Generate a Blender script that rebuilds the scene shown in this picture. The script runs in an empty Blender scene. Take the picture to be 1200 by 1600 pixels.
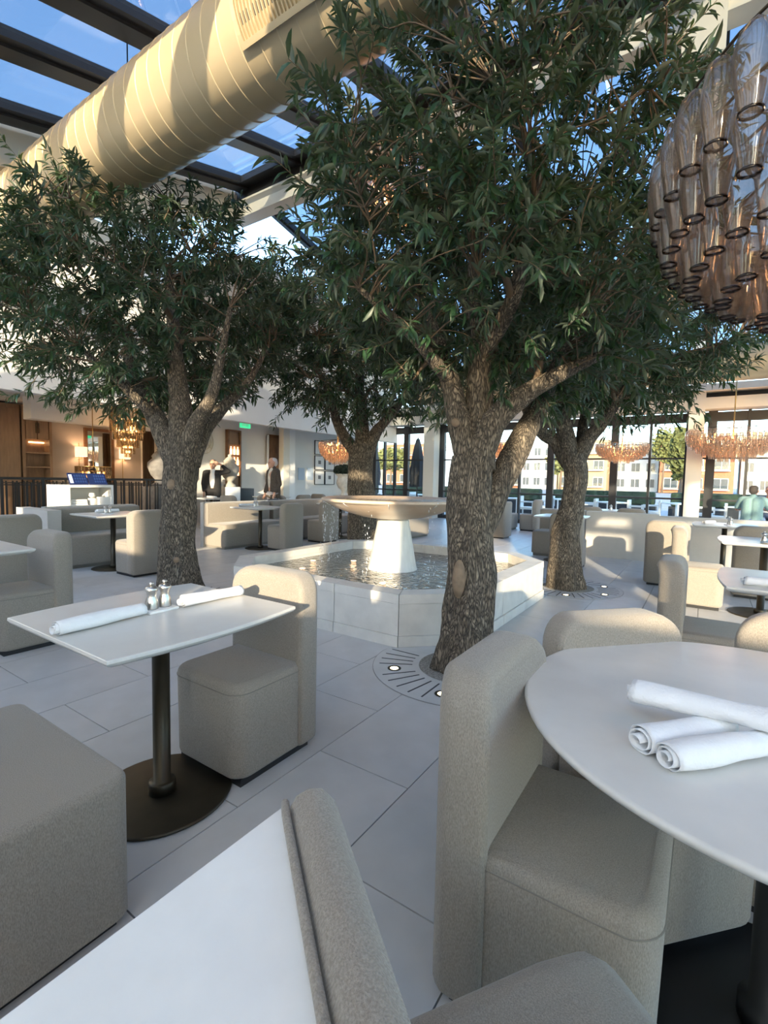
import bpy, bmesh, math, random
from mathutils import Vector, Matrix, noise
import numpy as np
R = math.radians
rnd = random.Random(7)
scn = bpy.context.scene
C = scn.collection

# ------------------------------------------------------------------ camera
# world: X to the right along the window wall, Y towards the window wall
F = 753.0; PITCH = R(3.87); ROLL = R(1.17); YAW = R(33.66); EYE = 1.29
def ray(px, py):
    x = (px - 600) / F; y = (py - 800) / F
    c, s = math.cos(ROLL), math.sin(ROLL)
    X = c * x + s * y; Y = -s * x + c * y
    cp, sp = math.cos(PITCH), math.sin(PITCH)
    d = (X, cp - Y * sp, -sp - Y * cp)
    sy, cy = math.sin(YAW), math.cos(YAW)
    return Vector((d[0] * cy - d[1] * sy, d[0] * sy + d[1] * cy, d[2]))
def at(px, py, z=0.0):
    r = ray(px, py); t = (z - EYE) / r.z
    return Vector((r.x * t, r.y * t, z))
def on(px, py, X=None, Y=None):
    r = ray(px, py); t = X / r.x if X is not None else Y / r.y
    return Vector((r.x * t, r.y * t, EYE + r.z * t))
r0 = ray(600, 800); rx = ray(600 + F, 800) - r0; ry = ray(600, 800 + F) - r0
cam = bpy.data.cameras.new('camera'); camo = bpy.data.objects.new('camera', cam); C.objects.link(camo)
cam.sensor_fit = 'VERTICAL'; cam.sensor_height = 24; cam.lens = 24 * F / 1600; cam.clip_start = 0.02; cam.clip_end = 1000
camo.matrix_world = Matrix(((rx.x, -ry.x, -r0.x, 0), (rx.y, -ry.y, -r0.y, 0), (rx.z, -ry.z, -r0.z, EYE), (0, 0, 0, 1)))
scn.camera = camo
scn.cycles.transparent_max_bounces = 64

# ------------------------------------------------------------------ light
SUN_DIR = Vector((-0.42, 0.88, -0.20)).normalized()          # travel direction of the low sun behind the viewer
w = bpy.data.worlds.new('sky'); scn.world = w; w.use_nodes = True
nt = w.node_tree; nt.nodes.clear()
wo = nt.nodes.new('ShaderNodeOutputWorld'); bg = nt.nodes.new('ShaderNodeBackground')
sky = nt.nodes.new('ShaderNodeTexSky'); sky.sky_type = 'NISHITA'; sky.sun_disc = False
sky.sun_elevation = math.asin(-SUN_DIR.z); sky.sun_rotation = math.atan2(-SUN_DIR.x, -SUN_DIR.y)
sky.altitude = 0; sky.air_density = 1.0; sky.dust_density = 0.8; sky.ozone_density = 2.5
bg.inputs['Strength'].default_value = 0.40
nt.links.new(sky.outputs[0], bg.inputs[0]); nt.links.new(bg.outputs[0], wo.inputs[0])
sun = bpy.data.lights.new('sun', 'SUN'); suno = bpy.data.objects.new('sun', sun); C.objects.link(suno)
sun.energy = 3.4; sun.angle = R(0.6); sun.color = (1.0, 0.83, 0.58)
suno.rotation_euler = SUN_DIR.to_track_quat('-Z', 'Y').to_euler(); suno.location = (4, -10, 9)
scn.view_settings.view_transform = 'Standard'; scn.view_settings.look = 'None'
scn.view_settings.exposure = 1.62; scn.view_settings.gamma = 1.0
try: scn.view_settings.use_curve_mapping = False
except Exception: pass

# ------------------------------------------------------------------ materials
M = {}
def mat(name, col, rough=0.6, metal=0.0, var=0.0, vscale=6.0, bump=0.0, bscale=60.0, emit=None, estr=1.0, rand=0.0, col2=None, stretch=(1, 1, 1), spec=0.5, detail=6):
    m = bpy.data.materials.new(name); m.use_nodes = True; M[name] = m
    n = m.node_tree; b = n.nodes['Principled BSDF']
    b.inputs['Roughness'].default_value = rough; b.inputs['Metallic'].default_value = metal
    b.inputs['Specular IOR Level'].default_value = spec
    b.inputs['Base Color'].default_value = (*col, 1)
    tc = n.nodes.new('ShaderNodeTexCoord')
    mp = n.nodes.new('ShaderNodeMapping'); mp.inputs['Scale'].default_value = stretch
    n.links.new(tc.outputs['Object'], mp.inputs[0])
    if var > 0 or col2:
        t = n.nodes.new('ShaderNodeTexNoise'); t.inputs['Scale'].default_value = vscale; t.inputs['Detail'].default_value = detail
        n.links.new(mp.outputs[0], t.inputs['Vector'])
        r = n.nodes.new('ShaderNodeValToRGB')
        c2 = col2 if col2 else tuple(min(1, c * (1 + var)) for c in col)
        c1 = col if col2 else tuple(c * (1 - var) for c in col)
        r.color_ramp.elements[0].position = 0.32; r.color_ramp.elements[1].position = 0.68
        r.color_ramp.elements[0].color = (*c1, 1); r.color_ramp.elements[1].color = (*c2, 1)
        n.links.new(t.outputs['Fac'], r.inputs[0])
        src = r.outputs[0]
        if rand > 0:
            oi = n.nodes.new('ShaderNodeObjectInfo'); mr = n.nodes.new('ShaderNodeMapRange')
            mr.inputs['To Min'].default_value = 1 - rand; mr.inputs['To Max'].default_value = 1 + rand
            hs = n.nodes.new('ShaderNodeHueSaturation')
            n.links.new(oi.outputs['Random'], mr.inputs['Value']); n.links.new(mr.outputs[0], hs.inputs['Value'])
            n.links.new(src, hs.inputs['Color']); src = hs.outputs[0]
        n.links.new(src, b.inputs['Base Color'])
    if bump > 0:
        t2 = n.nodes.new('ShaderNodeTexNoise'); t2.inputs['Scale'].default_value = bscale; t2.inputs['Detail'].default_value = 4
        n.links.new(mp.outputs[0], t2.inputs['Vector'])
        bp = n.nodes.new('ShaderNodeBump'); bp.inputs['Strength'].default_value = bump; bp.inputs['Distance'].default_value = 0.01
        n.links.new(t2.outputs['Fac'], bp.inputs['Height']); n.links.new(bp.outputs[0], b.inputs['Normal'])
    if emit:
        b.inputs['Emission Color'].default_value = (*emit, 1); b.inputs['Emission Strength'].default_value = estr
    return m

def fabric(name, col):
    m = mat(name, col, 0.95, spec=0.2)
    n = m.node_tree; b = n.nodes['Principled BSDF']; tc = n.nodes['Texture Coordinate']
    t = n.nodes.new('ShaderNodeTexNoise'); t.inputs['Scale'].default_value = 420; t.inputs['Detail'].default_value = 2
    mp = n.nodes.new('ShaderNodeMapping'); mp.inputs['Scale'].default_value = (1, 1, 0.35)
    n.links.new(tc.outputs['Object'], mp.inputs[0]); n.links.new(mp.outputs[0], t.inputs['Vector'])
    t3 = n.nodes.new('ShaderNodeTexNoise'); t3.inputs['Scale'].default_value = 9; n.links.new(tc.outputs['Object'], t3.inputs['Vector'])
    r = n.nodes.new('ShaderNodeValToRGB')
    r.color_ramp.elements[0].position = 0.3; r.color_ramp.elements[1].position = 0.7
    r.color_ramp.elements[0].color = (*[c * 0.78 for c in col], 1); r.color_ramp.elements[1].color = (*[min(1, c * 1.2) for c in col], 1)
    mx = n.nodes.new('ShaderNodeMix'); mx.data_type = 'RGBA'; mx.blend_type = 'MULTIPLY'; mx.inputs['Factor'].default_value = 0.25
    n.links.new(t.outputs['Fac'], r.inputs[0]); n.links.new(r.outputs[0], mx.inputs['A']); n.links.new(t3.outputs['Color'], mx.inputs['B'])
    n.links.new(r.outputs[0], b.inputs['Base Color'])
    bp = n.nodes.new('ShaderNodeBump'); bp.inputs['Strength'].default_value = 0.5; bp.inputs['Distance'].default_value = 0.003
    n.links.new(t.outputs['Fac'], bp.inputs['Height']); n.links.new(bp.outputs[0], b.inputs['Normal'])
    b.inputs['Sheen Weight'].default_value = 0.25
    return m

def glassy(name, tint, refl=1.0, rough=0.0, ior=1.45, edge=None, rib=0, haze=0.0):
    m = bpy.data.materials.new(name); m.use_nodes = True; M[name] = m
    n = m.node_tree; n.nodes.clear()
    o = n.nodes.new('ShaderNodeOutputMaterial'); tr = n.nodes.new('ShaderNodeBsdfTransparent'); gl = n.nodes.new('ShaderNodeBsdfGlossy')
    gl.inputs['Roughness'].default_value = rough; fw = n.nodes.new('ShaderNodeLayerWeight'); fw.inputs['Blend'].default_value = 0.5
    pw = n.nodes.new('ShaderNodeMath'); pw.operation = 'POWER'; pw.inputs[1].default_value = 4.0
    fr = n.nodes.new('ShaderNodeMapRange'); fr.inputs['To Min'].default_value = ((ior - 1) / (ior + 1)) ** 2; fr.inputs['To Max'].default_value = 0.9
    n.links.new(fw.outputs['Facing'], pw.inputs[0]); n.links.new(pw.outputs[0], fr.inputs['Value'])
    mx = n.nodes.new('ShaderNodeMixShader'); tr.inputs[0].default_value = (*tint, 1)
    gl.inputs['Color'].default_value = (refl, refl, refl, 1)
    if edge:
        lw = n.nodes.new('ShaderNodeLayerWeight'); lw.inputs['Blend'].default_value = 0.22
        mc = n.nodes.new('ShaderNodeMix'); mc.data_type = 'RGBA'
        mc.inputs['A'].default_value = (*tint, 1); mc.inputs['B'].default_value = (*edge, 1)
        n.links.new(lw.outputs['Facing'], mc.inputs['Factor']); n.links.new(mc.outputs['Result'], tr.inputs[0])
    if rib:
        tc = n.nodes.new('ShaderNodeTexCoord'); t = n.nodes.new('ShaderNodeTexNoise'); t.inputs['Scale'].default_value = rib
        n.links.new(tc.outputs['Object'], t.inputs['Vector'])
        bp = n.nodes.new('ShaderNodeBump'); bp.inputs['Strength'].default_value = 0.35; bp.inputs['Distance'].default_value = 0.02
        n.links.new(t.outputs['Fac'], bp.inputs['Height']); n.links.new(bp.outputs[0], gl.inputs['Normal']); n.links.new(bp.outputs[0], fw.inputs['Normal'])
    n.links.new(fr.outputs[0], mx.inputs[0]); n.links.new(tr.outputs[0], mx.inputs[1]); n.links.new(gl.outputs[0], mx.inputs[2])
    if haze:
        hz = n.nodes.new('ShaderNodeBsdfTranslucent'); hz.inputs[0].default_value = (.75, .70, .64, 1)
        hd = n.nodes.new('ShaderNodeBsdfDiffuse'); hd.inputs[0].default_value = (.60, .54, .48, 1)
        h1 = n.nodes.new('ShaderNodeMixShader'); h1.inputs[0].default_value = .5; h2 = n.nodes.new('ShaderNodeMixShader'); h2.inputs[0].default_value = haze
        n.links.new(hz.outputs[0], h1.inputs[1]); n.links.new(hd.outputs[0], h1.inputs[2])
        n.links.new(mx.outputs[0], h2.inputs[1]); n.links.new(h1.outputs[0], h2.inputs[2]); n.links.new(h2.outputs[0], o.inputs[0])
    else: n.links.new(mx.outputs[0], o.inputs[0])
    return m

fabric('taupe_fabric', (0.30, 0.265, 0.22))
mat('seam', (0.22, 0.20, 0.17), 0.9)
mat('black_metal', (0.012, 0.012, 0.013), 0.45)
mat('dark_frame', (0.022, 0.022, 0.024), 0.4)
mat('bronze', (0.075, 0.062, 0.042), 0.42, 0.8, var=0.12, vscale=9)
mat('brass', (0.42, 0.30, 0.13), 0.35, 0.9)
mat('steel', (0.55, 0.53, 0.50), 0.28, 1.0)
mat('table_stone', (0.66, 0.64, 0.60), 0.30, var=0.05, vscale=7, spec=0.4)
mat('floor_tile', (0.535, 0.53, 0.52), 0.40, var=0.06, vscale=5, rand=0.05, bump=0.03, bscale=30)
mat('grout', (0.30, 0.29, 0.28), 0.9)
mat('limestone', (0.68, 0.655, 0.60), 0.55, var=0.07, vscale=8, rand=0.03, bump=0.05, bscale=40)
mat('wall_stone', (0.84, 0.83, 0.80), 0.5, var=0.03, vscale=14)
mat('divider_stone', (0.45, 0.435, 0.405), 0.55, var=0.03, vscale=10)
mat('marble', (0.60, 0.44, 0.31), 0.35, var=0.10, vscale=5, col2=(0.68, 0.56, 0.44))
mat('pedestal_stone', (0.74, 0.72, 0.66), 0.35, var=0.07, vscale=4, stretch=(6, 6, 1))
mat('plaster', (0.74, 0.715, 0.67), 0.8, var=0.03, vscale=2)
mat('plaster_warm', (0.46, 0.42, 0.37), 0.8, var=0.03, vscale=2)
mat('cream_paint', (0.70, 0.635, 0.50), 0.5, var=0.02)
mat('cream_column', (0.70, 0.66, 0.57), 0.55)
mat('duct_paint', (0.50, 0.395, 0.24), 0.45, 0.1, var=0.03, vscale=3)
mat('duct_seam', (0.54, 0.44, 0.28), 0.45, 0.1)
mat('wood', (0.20, 0.105, 0.05), 0.5, var=0.3, vscale=4, stretch=(10, 10, 1))
mat('wood_panel', (0.26, 0.165, 0.10), 0.5, var=0.15, vscale=3, stretch=(6, 6, 1))
mat('wood_frame', (0.16, 0.075, 0.03), 0.4, var=0.3, vscale=8)
mat('linen', (0.83, 0.83, 0.83), 0.9, var=0.02, vscale=30, bump=0.25, bscale=180)
mat('gravel', (0.22, 0.215, 0.20), 0.95, var=0.6, vscale=120, bump=0.6, bscale=150)
mat('slot_shade', (0.05, 0.05, 0.05), 0.8)  # near-black stands in for the shade inside slots and grille
mat('ring_stone', (0.54, 0.535, 0.52), 0.5, var=0.06, vscale=8)
mat('lamp_lens', (0.9, 0.8, 0.6), 0.3, emit=(1.0, 0.80, 0.48), estr=4.0)
mat('pool_glow', (0.9, 0.7, 0.5), 0.3, emit=(1.0, 0.62, 0.36), estr=1.1)
mat('bulb', (1, 0.8, 0.5), 0.3, emit=(1.0, 0.50, 0.22), estr=3.5)
mat('shade_lit', (0.8, 0.7, 0.6), 0.8, emit=(1.0, 0.62, 0.36), estr=0.55)
mat('shelf_glow', (0.9, 0.6, 0.3), 0.5, emit=(1.0, 0.55, 0.25), estr=2.5)
mat('screen_dark', (0.01, 0.012, 0.03), 0.2, emit=(0.004, 0.008, 0.03), estr=1.0)
mat('screen_tile', (0.02, 0.04, 0.12), 0.3, emit=(0.01, 0.025, 0.1), estr=0.2)
mat('screen_white', (0.6, 0.65, 0.8), 0.3, emit=(0.5, 0.6, 0.9), estr=0.6)
mat('mirror', (0.75, 0.77, 0.78), 0.02, 1.0)
mat('curtain_cloth', (0.13, 0.08, 0.045), 0.9, var=0.2, vscale=10, stretch=(5, 5, 0.3))
mat('white_paint', (0.78, 0.77, 0.74), 0.6)
mat('paper', (0.80, 0.78, 0.74), 0.8)
mat('exit_green', (0.05, 0.5, 0.25), 0.5, emit=(0.05, 0.7, 0.30), estr=0.35)
mat('urn_stone', (0.60, 0.56, 0.48), 0.8, var=0.15, vscale=10)
mat('urn_grey', (0.36, 0.34, 0.30), 0.8, var=0.15, vscale=10)
mat('grey_stone', (0.20, 0.19, 0.18), 0.8, var=0.2, vscale=10)
mat('topiary_leaf', (0.018, 0.03, 0.014), 0.8)
mat('suit_black', (0.012, 0.012, 0.014), 0.85)
mat('jacket_brown', (0.075, 0.062, 0.05), 0.9, var=0.2, vscale=30)
mat('trouser_grey', (0.25, 0.25, 0.27), 0.9)
mat('shirt_white', (0.8, 0.8, 0.8), 0.9)
mat('shirt_teal', (0.23, 0.36, 0.35), 0.9, var=0.06, vscale=40)
mat('shirt_blue', (0.14, 0.20, 0.33), 0.9)
mat('skin', (0.52, 0.30, 0.21), 0.55)
mat('hair_grey', (0.55, 0.53, 0.50), 0.8)
mat('hair_dark', (0.075, 0.06, 0.05), 0.8)
mat('hair_brown', (0.10, 0.065, 0.045), 0.8)
mat('umbrella_cloth', (0.045, 0.045, 0.05), 0.9)
mat('patio', (0.60, 0.585, 0.55), 0.8, var=0.06, vscale=2)
mat('asphalt', (0.33, 0.33, 0.33), 0.9, var=0.1, vscale=0.5)
mat('hedge', (0.035, 0.055, 0.025), 0.9, var=0.5, vscale=10, bump=1.0, bscale=14)
mat('brick_house', (0.33, 0.14, 0.075), 0.9, var=0.08, vscale=2)
mat('white_house', (0.55, 0.53, 0.48), 0.9)
mat('beige_house', (0.40, 0.28, 0.16), 0.9, var=0.05)
mat('blue_siding', (0.52, 0.60, 0.68), 0.8)
mat('window_dark', (0.06, 0.07, 0.08), 0.15)
mat('tree_green', (0.12, 0.13, 0.04), 0.9, var=0.5, vscale=6)
mat('bark_cut', (0.22, 0.155, 0.10), 0.8, var=0.2, vscale=20)
mat('twig_bark', (0.15, 0.105, 0.065), 0.85)
mat('drop', (0.85, 0.87, 0.88), 0.1, spec=0.8)
glassy('roof_glass', (0.53, 0.565, 0.60), 0.9)
glassy('window_glass', (0.94, 0.96, 0.96), 0.7)
glassy('smoky_glass', (0.80, 0.74, 0.68), 1.0, 0.06, 1.5, edge=(0.05, 0.035, 0.03), rib=0, haze=0.11)
glassy('smoky_lip', (0.25, 0.19, 0.15), 1.0, 0.06, 1.5, edge=(0.06, 0.045, 0.035))
glassy('amber_glass', (0.93, 0.86, 0.79), 1.0, 0.08, 1.5, edge=(0.50, 0.36, 0.27), rib=0, haze=0.12)
glassy('clear_tube', (0.80, 0.74, 0.62), 1.0, 0.05, 1.5, edge=(0.35, 0.28, 0.18))

# bark: stretched voronoi ridges
def bark():
    m = mat('bark', (0.17, 0.135, 0.095), 0.9)
    n = m.node_tree; b = n.nodes['Principled BSDF']; tc = n.nodes['Texture Coordinate']
    mp = n.nodes.new('ShaderNodeMapping'); mp.inputs['Scale'].default_value = (1, 1, 0.24)
    n.links.new(tc.outputs['Object'], mp.inputs[0])
    ns = n.nodes.new('ShaderNodeTexNoise'); ns.inputs['Scale'].default_value = 9; ns.inputs['Detail'].default_value = 4
    n.links.new(mp.outputs[0], ns.inputs['Vector'])
    ad = n.nodes.new('ShaderNodeMix'); ad.data_type = 'RGBA'; ad.blend_type = 'ADD'; ad.inputs['Factor'].default_value = 0.22
    n.links.new(mp.outputs[0], ad.inputs['A']); n.links.new(ns.outputs['Color'], ad.inputs['B'])
    v = n.nodes.new('ShaderNodeTexVoronoi'); v.feature = 'DISTANCE_TO_EDGE'; v.inputs['Scale'].default_value = 52
    n.links.new(ad.outputs['Result'], v.inputs['Vector'])
    r = n.nodes.new('ShaderNodeValToRGB')
    r.color_ramp.elements[0].position = 0.0; r.color_ramp.elements[1].position = 0.35
    r.color_ramp.elements[0].color = (0.05, 0.04, 0.03, 1); r.color_ramp.elements[1].color = (0.50, 0.41, 0.30, 1)
    n.links.new(v.outputs['Distance'], r.inputs[0])
    n2 = n.nodes.new('ShaderNodeTexNoise'); n2.inputs['Scale'].default_value = 5; n.links.new(tc.outputs['Object'], n2.inputs['Vector'])
    mx = n.nodes.new('ShaderNodeMix'); mx.data_type = 'RGBA'; mx.blend_type = 'MULTIPLY'; mx.inputs['Factor'].default_value = 0.5
    n.links.new(r.outputs[0], mx.inputs['A']); n.links.new(n2.outputs['Fac'], mx.inputs['B'])
    n2.inputs['Scale'].default_value = 22; n2.inputs['Detail'].default_value = 6; mx.inputs['Factor'].default_value = 0.85
    n.links.new(mx.outputs['Result'], b.inputs['Base Color'])
    bp = n.nodes.new('ShaderNodeBump'); bp.inputs['Strength'].default_value = 1.0; bp.inputs['Distance'].default_value = 0.02
    n.links.new(v.outputs['Distance'], bp.inputs['Height']); n.links.new(bp.outputs[0], b.inputs['Normal'])
bark()

def leafmat():
    m = bpy.data.materials.new('olive_leaf'); m.use_nodes = True; M['olive_leaf'] = m
    n = m.node_tree; b = n.nodes['Principled BSDF']
    g = n.nodes.new('ShaderNodeNewGeometry'); tc = n.nodes.new('ShaderNodeTexCoord')
    ns = n.nodes.new('ShaderNodeTexNoise'); ns.inputs['Scale'].default_value = 7; ns.inputs['Detail'].default_value = 3
    n.links.new(g.outputs['Position'], ns.inputs['Vector'])
    r = n.nodes.new('ShaderNodeValToRGB'); r.color_ramp.elements[0].position = 0.3; r.color_ramp.elements[1].position = 0.75
    r.color_ramp.elements[0].color = (0.012, 0.042, 0.022, 1); r.color_ramp.elements[1].color = (0.040, 0.092, 0.038, 1)
    n.links.new(ns.outputs['Fac'], r.inputs[0])
    rp = n.nodes.new('ShaderNodeMix'); rp.data_type = 'RGBA'; rp.inputs['B'].default_value = (0.085, 0.11, 0.075, 1)
    n.links.new(g.outputs['Backfacing'], rp.inputs['Factor']); n.links.new(r.outputs[0], rp.inputs['A'])
    n.links.new(rp.outputs['Result'], b.inputs['Base Color'])
    b.inputs['Roughness'].default_value = 0.42
    tl = n.nodes.new('ShaderNodeBsdfTranslucent'); tl.inputs[0].default_value = (0.10, 0.17, 0.03, 1)
    mx = n.nodes.new('ShaderNodeMixShader'); mx.inputs[0].default_value = 0.22
    o = n.nodes['Material Output']
    n.links.new(b.outputs[0], mx.inputs[1]); n.links.new(tl.outputs[0], mx.inputs[2]); n.links.new(mx.outputs[0], o.inputs[0])
leafmat()

def diffusermat():  # translucent cloth of the added roof diffuser
    m = bpy.data.materials.new('diffuser_cloth'); m.use_nodes = True; M['diffuser_cloth'] = m
    n = m.node_tree; b = n.nodes['Principled BSDF']; b.inputs['Base Color'].default_value = (.85, .83, .78, 1); b.inputs['Roughness'].default_value = .9
    tl = n.nodes.new('ShaderNodeBsdfTranslucent'); tl.inputs[0].default_value = (.92, .89, .82, 1)
    mx = n.nodes.new('ShaderNodeMixShader'); mx.inputs[0].default_value = .75
    n.links.new(b.outputs[0], mx.inputs[1]); n.links.new(tl.outputs[0], mx.inputs[2]); n.links.new(mx.outputs[0], n.nodes['Material Output'].inputs[0])
diffusermat()
def watermat():
    m = mat('water', (0.10, 0.095, 0.075), 0.04, spec=0.8)
    n = m.node_tree; b = n.nodes['Principled BSDF']; tc = n.nodes['Texture Coordinate']
    t = n.nodes.new('ShaderNodeTexNoise'); t.inputs['Scale'].default_value = 11; t.inputs['Detail'].default_value = 3; t.inputs['Distortion'].default_value = 1.2
    n.links.new(tc.outputs['Object'], t.inputs['Vector'])
    bp = n.nodes.new('ShaderNodeBump'); bp.inputs['Strength'].default_value = 1.0; bp.inputs['Distance'].default_value = 0.06
    n.links.new(t.outputs['Fac'], bp.inputs['Height']); n.links.new(bp.outputs[0], b.inputs['Normal'])
watermat()

# ------------------------------------------------------------------ mesh helpers
class MB:
    def __init__(s): s.v = []; s.f = []
    def add(s, vs, fs):
        o = len(s.v); s.v += [tuple(p) for p in vs]; s.f += [tuple(i + o for i in f) for f in fs]; return s
    def box(s, x0, x1, y0, y1, z0, z1):
        return s.add([(x0, y0, z0), (x1, y0, z0), (x1, y1, z0), (x0, y1, z0), (x0, y0, z1), (x1, y0, z1), (x1, y1, z1), (x0, y1, z1)],
                     [(0, 3, 2, 1), (4, 5, 6, 7), (0, 1, 5, 4), (1, 2, 6, 5), (2, 3, 7, 6), (3, 0, 4, 7)])
    def prism(s, poly, z0, z1):
        n = len(poly)
        return s.add([(x, y, z0) for x, y in poly] + [(x, y, z1) for x, y in poly],
                     [tuple(range(n - 1, -1, -1)), tuple(range(n, 2 * n))] + [(i, (i + 1) % n, n + (i + 1) % n, n + i) for i in range(n)])
    def lathe(s, prof, seg=24, c=(0, 0, 0), cap=True):
        vs = []; fs = []; n = len(prof)
        for k in range(seg):
            a = 2 * math.pi * k / seg
            for r, z in prof: vs.append((c[0] + r * math.cos(a), c[1] + r * math.sin(a), c[2] + z))
        for k in range(seg):
            k2 = (k + 1) % seg
            for i in range(n - 1): fs.append((k * n + i, k2 * n + i, k2 * n + i + 1, k * n + i + 1))
        if cap:
            if prof[0][0] > 1e-5: fs.append(tuple(k * n for k in range(seg - 1, -1, -1)))
            if prof[-1][0] > 1e-5: fs.append(tuple(k * n + n - 1 for k in range(seg)))
        return s.add(vs, fs)
    def tube(s, path, rad, seg=8, cap=True, rough=0.0, ns=0.0):
        pts = [Vector(p) for p in path]; n = len(pts)
        if not hasattr(rad, '__len__'): rad = [rad] * n
        t0 = (pts[1] - pts[0]).normalized()
        u = t0.orthogonal().normalized(); vs = []; fs = []
        for i, p in enumerate(pts):
            t = (pts[min(i + 1, n - 1)] - pts[max(i - 1, 0)]).normalized()
            u = (u - t * u.dot(t)).normalized(); v = t.cross(u)
            for k in range(seg):
                a = 2 * math.pi * k / seg; d = u * math.cos(a) + v * math.sin(a); rr = rad[i]
                if rough:
                    q = p + d * rr
                    rr *= 1 + rough * (noise.noise(Vector((q.x * 9 + ns, q.y * 9, q.z * 2.2))) + 0.5 * noise.noise(Vector((q.x * 26 + ns, q.y * 26, q.z * 5))))
                vs.append(p + d * rr)
        for i in range(n - 1):
            for k in range(seg):
                k2 = (k + 1) % seg
                fs.append((i * seg + k, i * seg + k2, (i + 1) * seg + k2, (i + 1) * seg + k))
        if cap: fs += [tuple(range(seg - 1, -1, -1)), tuple((n - 1) * seg + k for k in range(seg))]
        return s.add(vs, fs)
    def mesh(s, name, material=None, smooth=False):
        me = bpy.data.meshes.new(name); me.from_pydata(s.v, [], s.f); me.update()
        if material: me.materials.append(M[material])
        if smooth: me.polygons.foreach_set('use_smooth', [True] * len(me.polygons))
        return me
    def build(s, name, material, parent=None, smooth=False, loc=(0, 0, 0)):
        return obj(name, s.mesh(name, material, smooth), parent, loc)
def obj(name, me, parent=None, loc=(0, 0, 0), rot=(0, 0, 0)):
    o = bpy.data.objects.new(name, me); C.objects.link(o); o.location = loc; o.rotation_euler = rot
    if parent: o.parent = parent
    return o
def tag(o, label, cat, group=None, kind=None):
    if label: o['label'] = label
    if cat: o['category'] = cat
    if group: o['group'] = group
    if kind: o['kind'] = kind
    return o
def thing(name, label, cat, loc=(0, 0, 0), rz=0.0, group=None):
    return tag(obj(name, None, None, loc, (0, 0, rz)), label, cat, group)
def struct(name, me=None, parent=None, loc=(0, 0, 0)):
    o = obj(name, me, parent, loc); o['kind'] = 'structure'; return o
def smooth_by_angle(me, deg=35):
    me.polygons.foreach_set('use_smooth', [True] * len(me.polygons))
    bm = bmesh.new(); bm.from_mesh(me)
    for e in bm.edges:
        if len(e.link_faces) == 2 and e.calc_face_angle(0) > R(deg): e.smooth = False
    bm.to_mesh(me); bm.free()
def bevelbox(name, x0, x1, y0, y1, z0, z1, material, steps):
    """box whose edges are rounded in steps: (selector, radius, segments)"""
    mb = MB().box(x0, x1, y0, y1, z0, z1); me = mb.mesh(name, material)
    bm = bmesh.new(); bm.from_mesh(me)
    for sel, r, sg in steps:
        es = [e for e in bm.edges if sel(e)]
        bmesh.ops.bevel(bm, geom=es, offset=r, offset_type='OFFSET', segments=sg, profile=0.5, affect='EDGES', clamp_overlap=True)
    bmesh.ops.recalc_face_normals(bm, faces=bm.faces)
    bm.to_mesh(me); bm.free(); smooth_by_angle(me, 40); return me
def edir(e): return (e.verts[1].co - e.verts[0].co)
def isdir(ax):
    def f(e):
        d = edir(e); return abs(d[ax]) > 0.9 * d.length
    return f
def sharp(e): return len(e.link_faces) == 2 and e.calc_face_angle(0) > R(50)
def copy_thing(root, loc, rz, label, group=None):
    r = root.copy(); C.objects.link(r); r.location = loc; r.rotation_euler = (0, 0, rz); r['label'] = label
    if group: r['group'] = group
    for ch in root.children:
        c = ch.copy(); C.objects.link(c); c.parent = r
        for g in ch.children:
            d = g.copy(); C.objects.link(d); d.parent = c
    return r

# ------------------------------------------------------------------ floor
XL, XR, Y0, Y1 = -14.2, 6.5, -4.0, 15.0
floor = struct('floor', MB().box(XL, XR, Y0, Y1, -0.15, -0.012).mesh('floor', 'grout'))
TW, TL, GAP = 0.485, 0.97, 0.0025
def in_view(p):
    q = camo.matrix_world.inverted() @ Vector(p)
    if q.z > -0.3: return None
    return abs(q.x / -q.z) < 0.84 and abs(q.y / -q.z) < 1.12, -q.z
fx0, fx1, fy0, fy1 = -4.27, -1.47, 3.12, 5.88        # fountain outline, tiles below it are left out
tiles = []
for k in range(int(XL / TW) * -1 - 26 - 14, 30):
    xb = -TW * (k + 1)
    if xb < XL or xb + TW > XR: continue
    off = 1.195 if k % 2 else 1.68
    for j in range(-6, 16):
        y = off + TL * j
        if y < Y0 or y > Y1 + 0.02: continue
        y2 = min(y + TL, Y1)
        if y2 - y < 0.1: continue
        cx, cy = xb + TW / 2, (y + y2) / 2
        if fx0 + .3 < cx < fx1 - .3 and fy0 + .4 < cy < fy1 - .4: continue
        v = in_view((cx, cy, 0)) or (False, 99)
        d = v[1] if v[0] else 100 + math.hypot(cx, cy)
        tiles.append((d, xb, y, y2))
tiles.sort()
tmesh = MB().box(GAP, TW - GAP, GAP, TL - GAP, -0.012, 0.0).mesh('tile', 'floor_tile')
rest = MB()
for i, (d, xb, y, y2) in enumerate(tiles):
    if i < 290 and abs(y2 - y - TL) < 1e-6: obj('tile', tmesh, floor, (xb, y, 0))
    else: rest.box(xb + GAP, xb + TW - GAP, y + GAP, y2 - GAP, -0.012, 0.0)
o = rest.build('tile_field', 'floor_tile', floor); o['kind'] = 'stuff'

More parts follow.
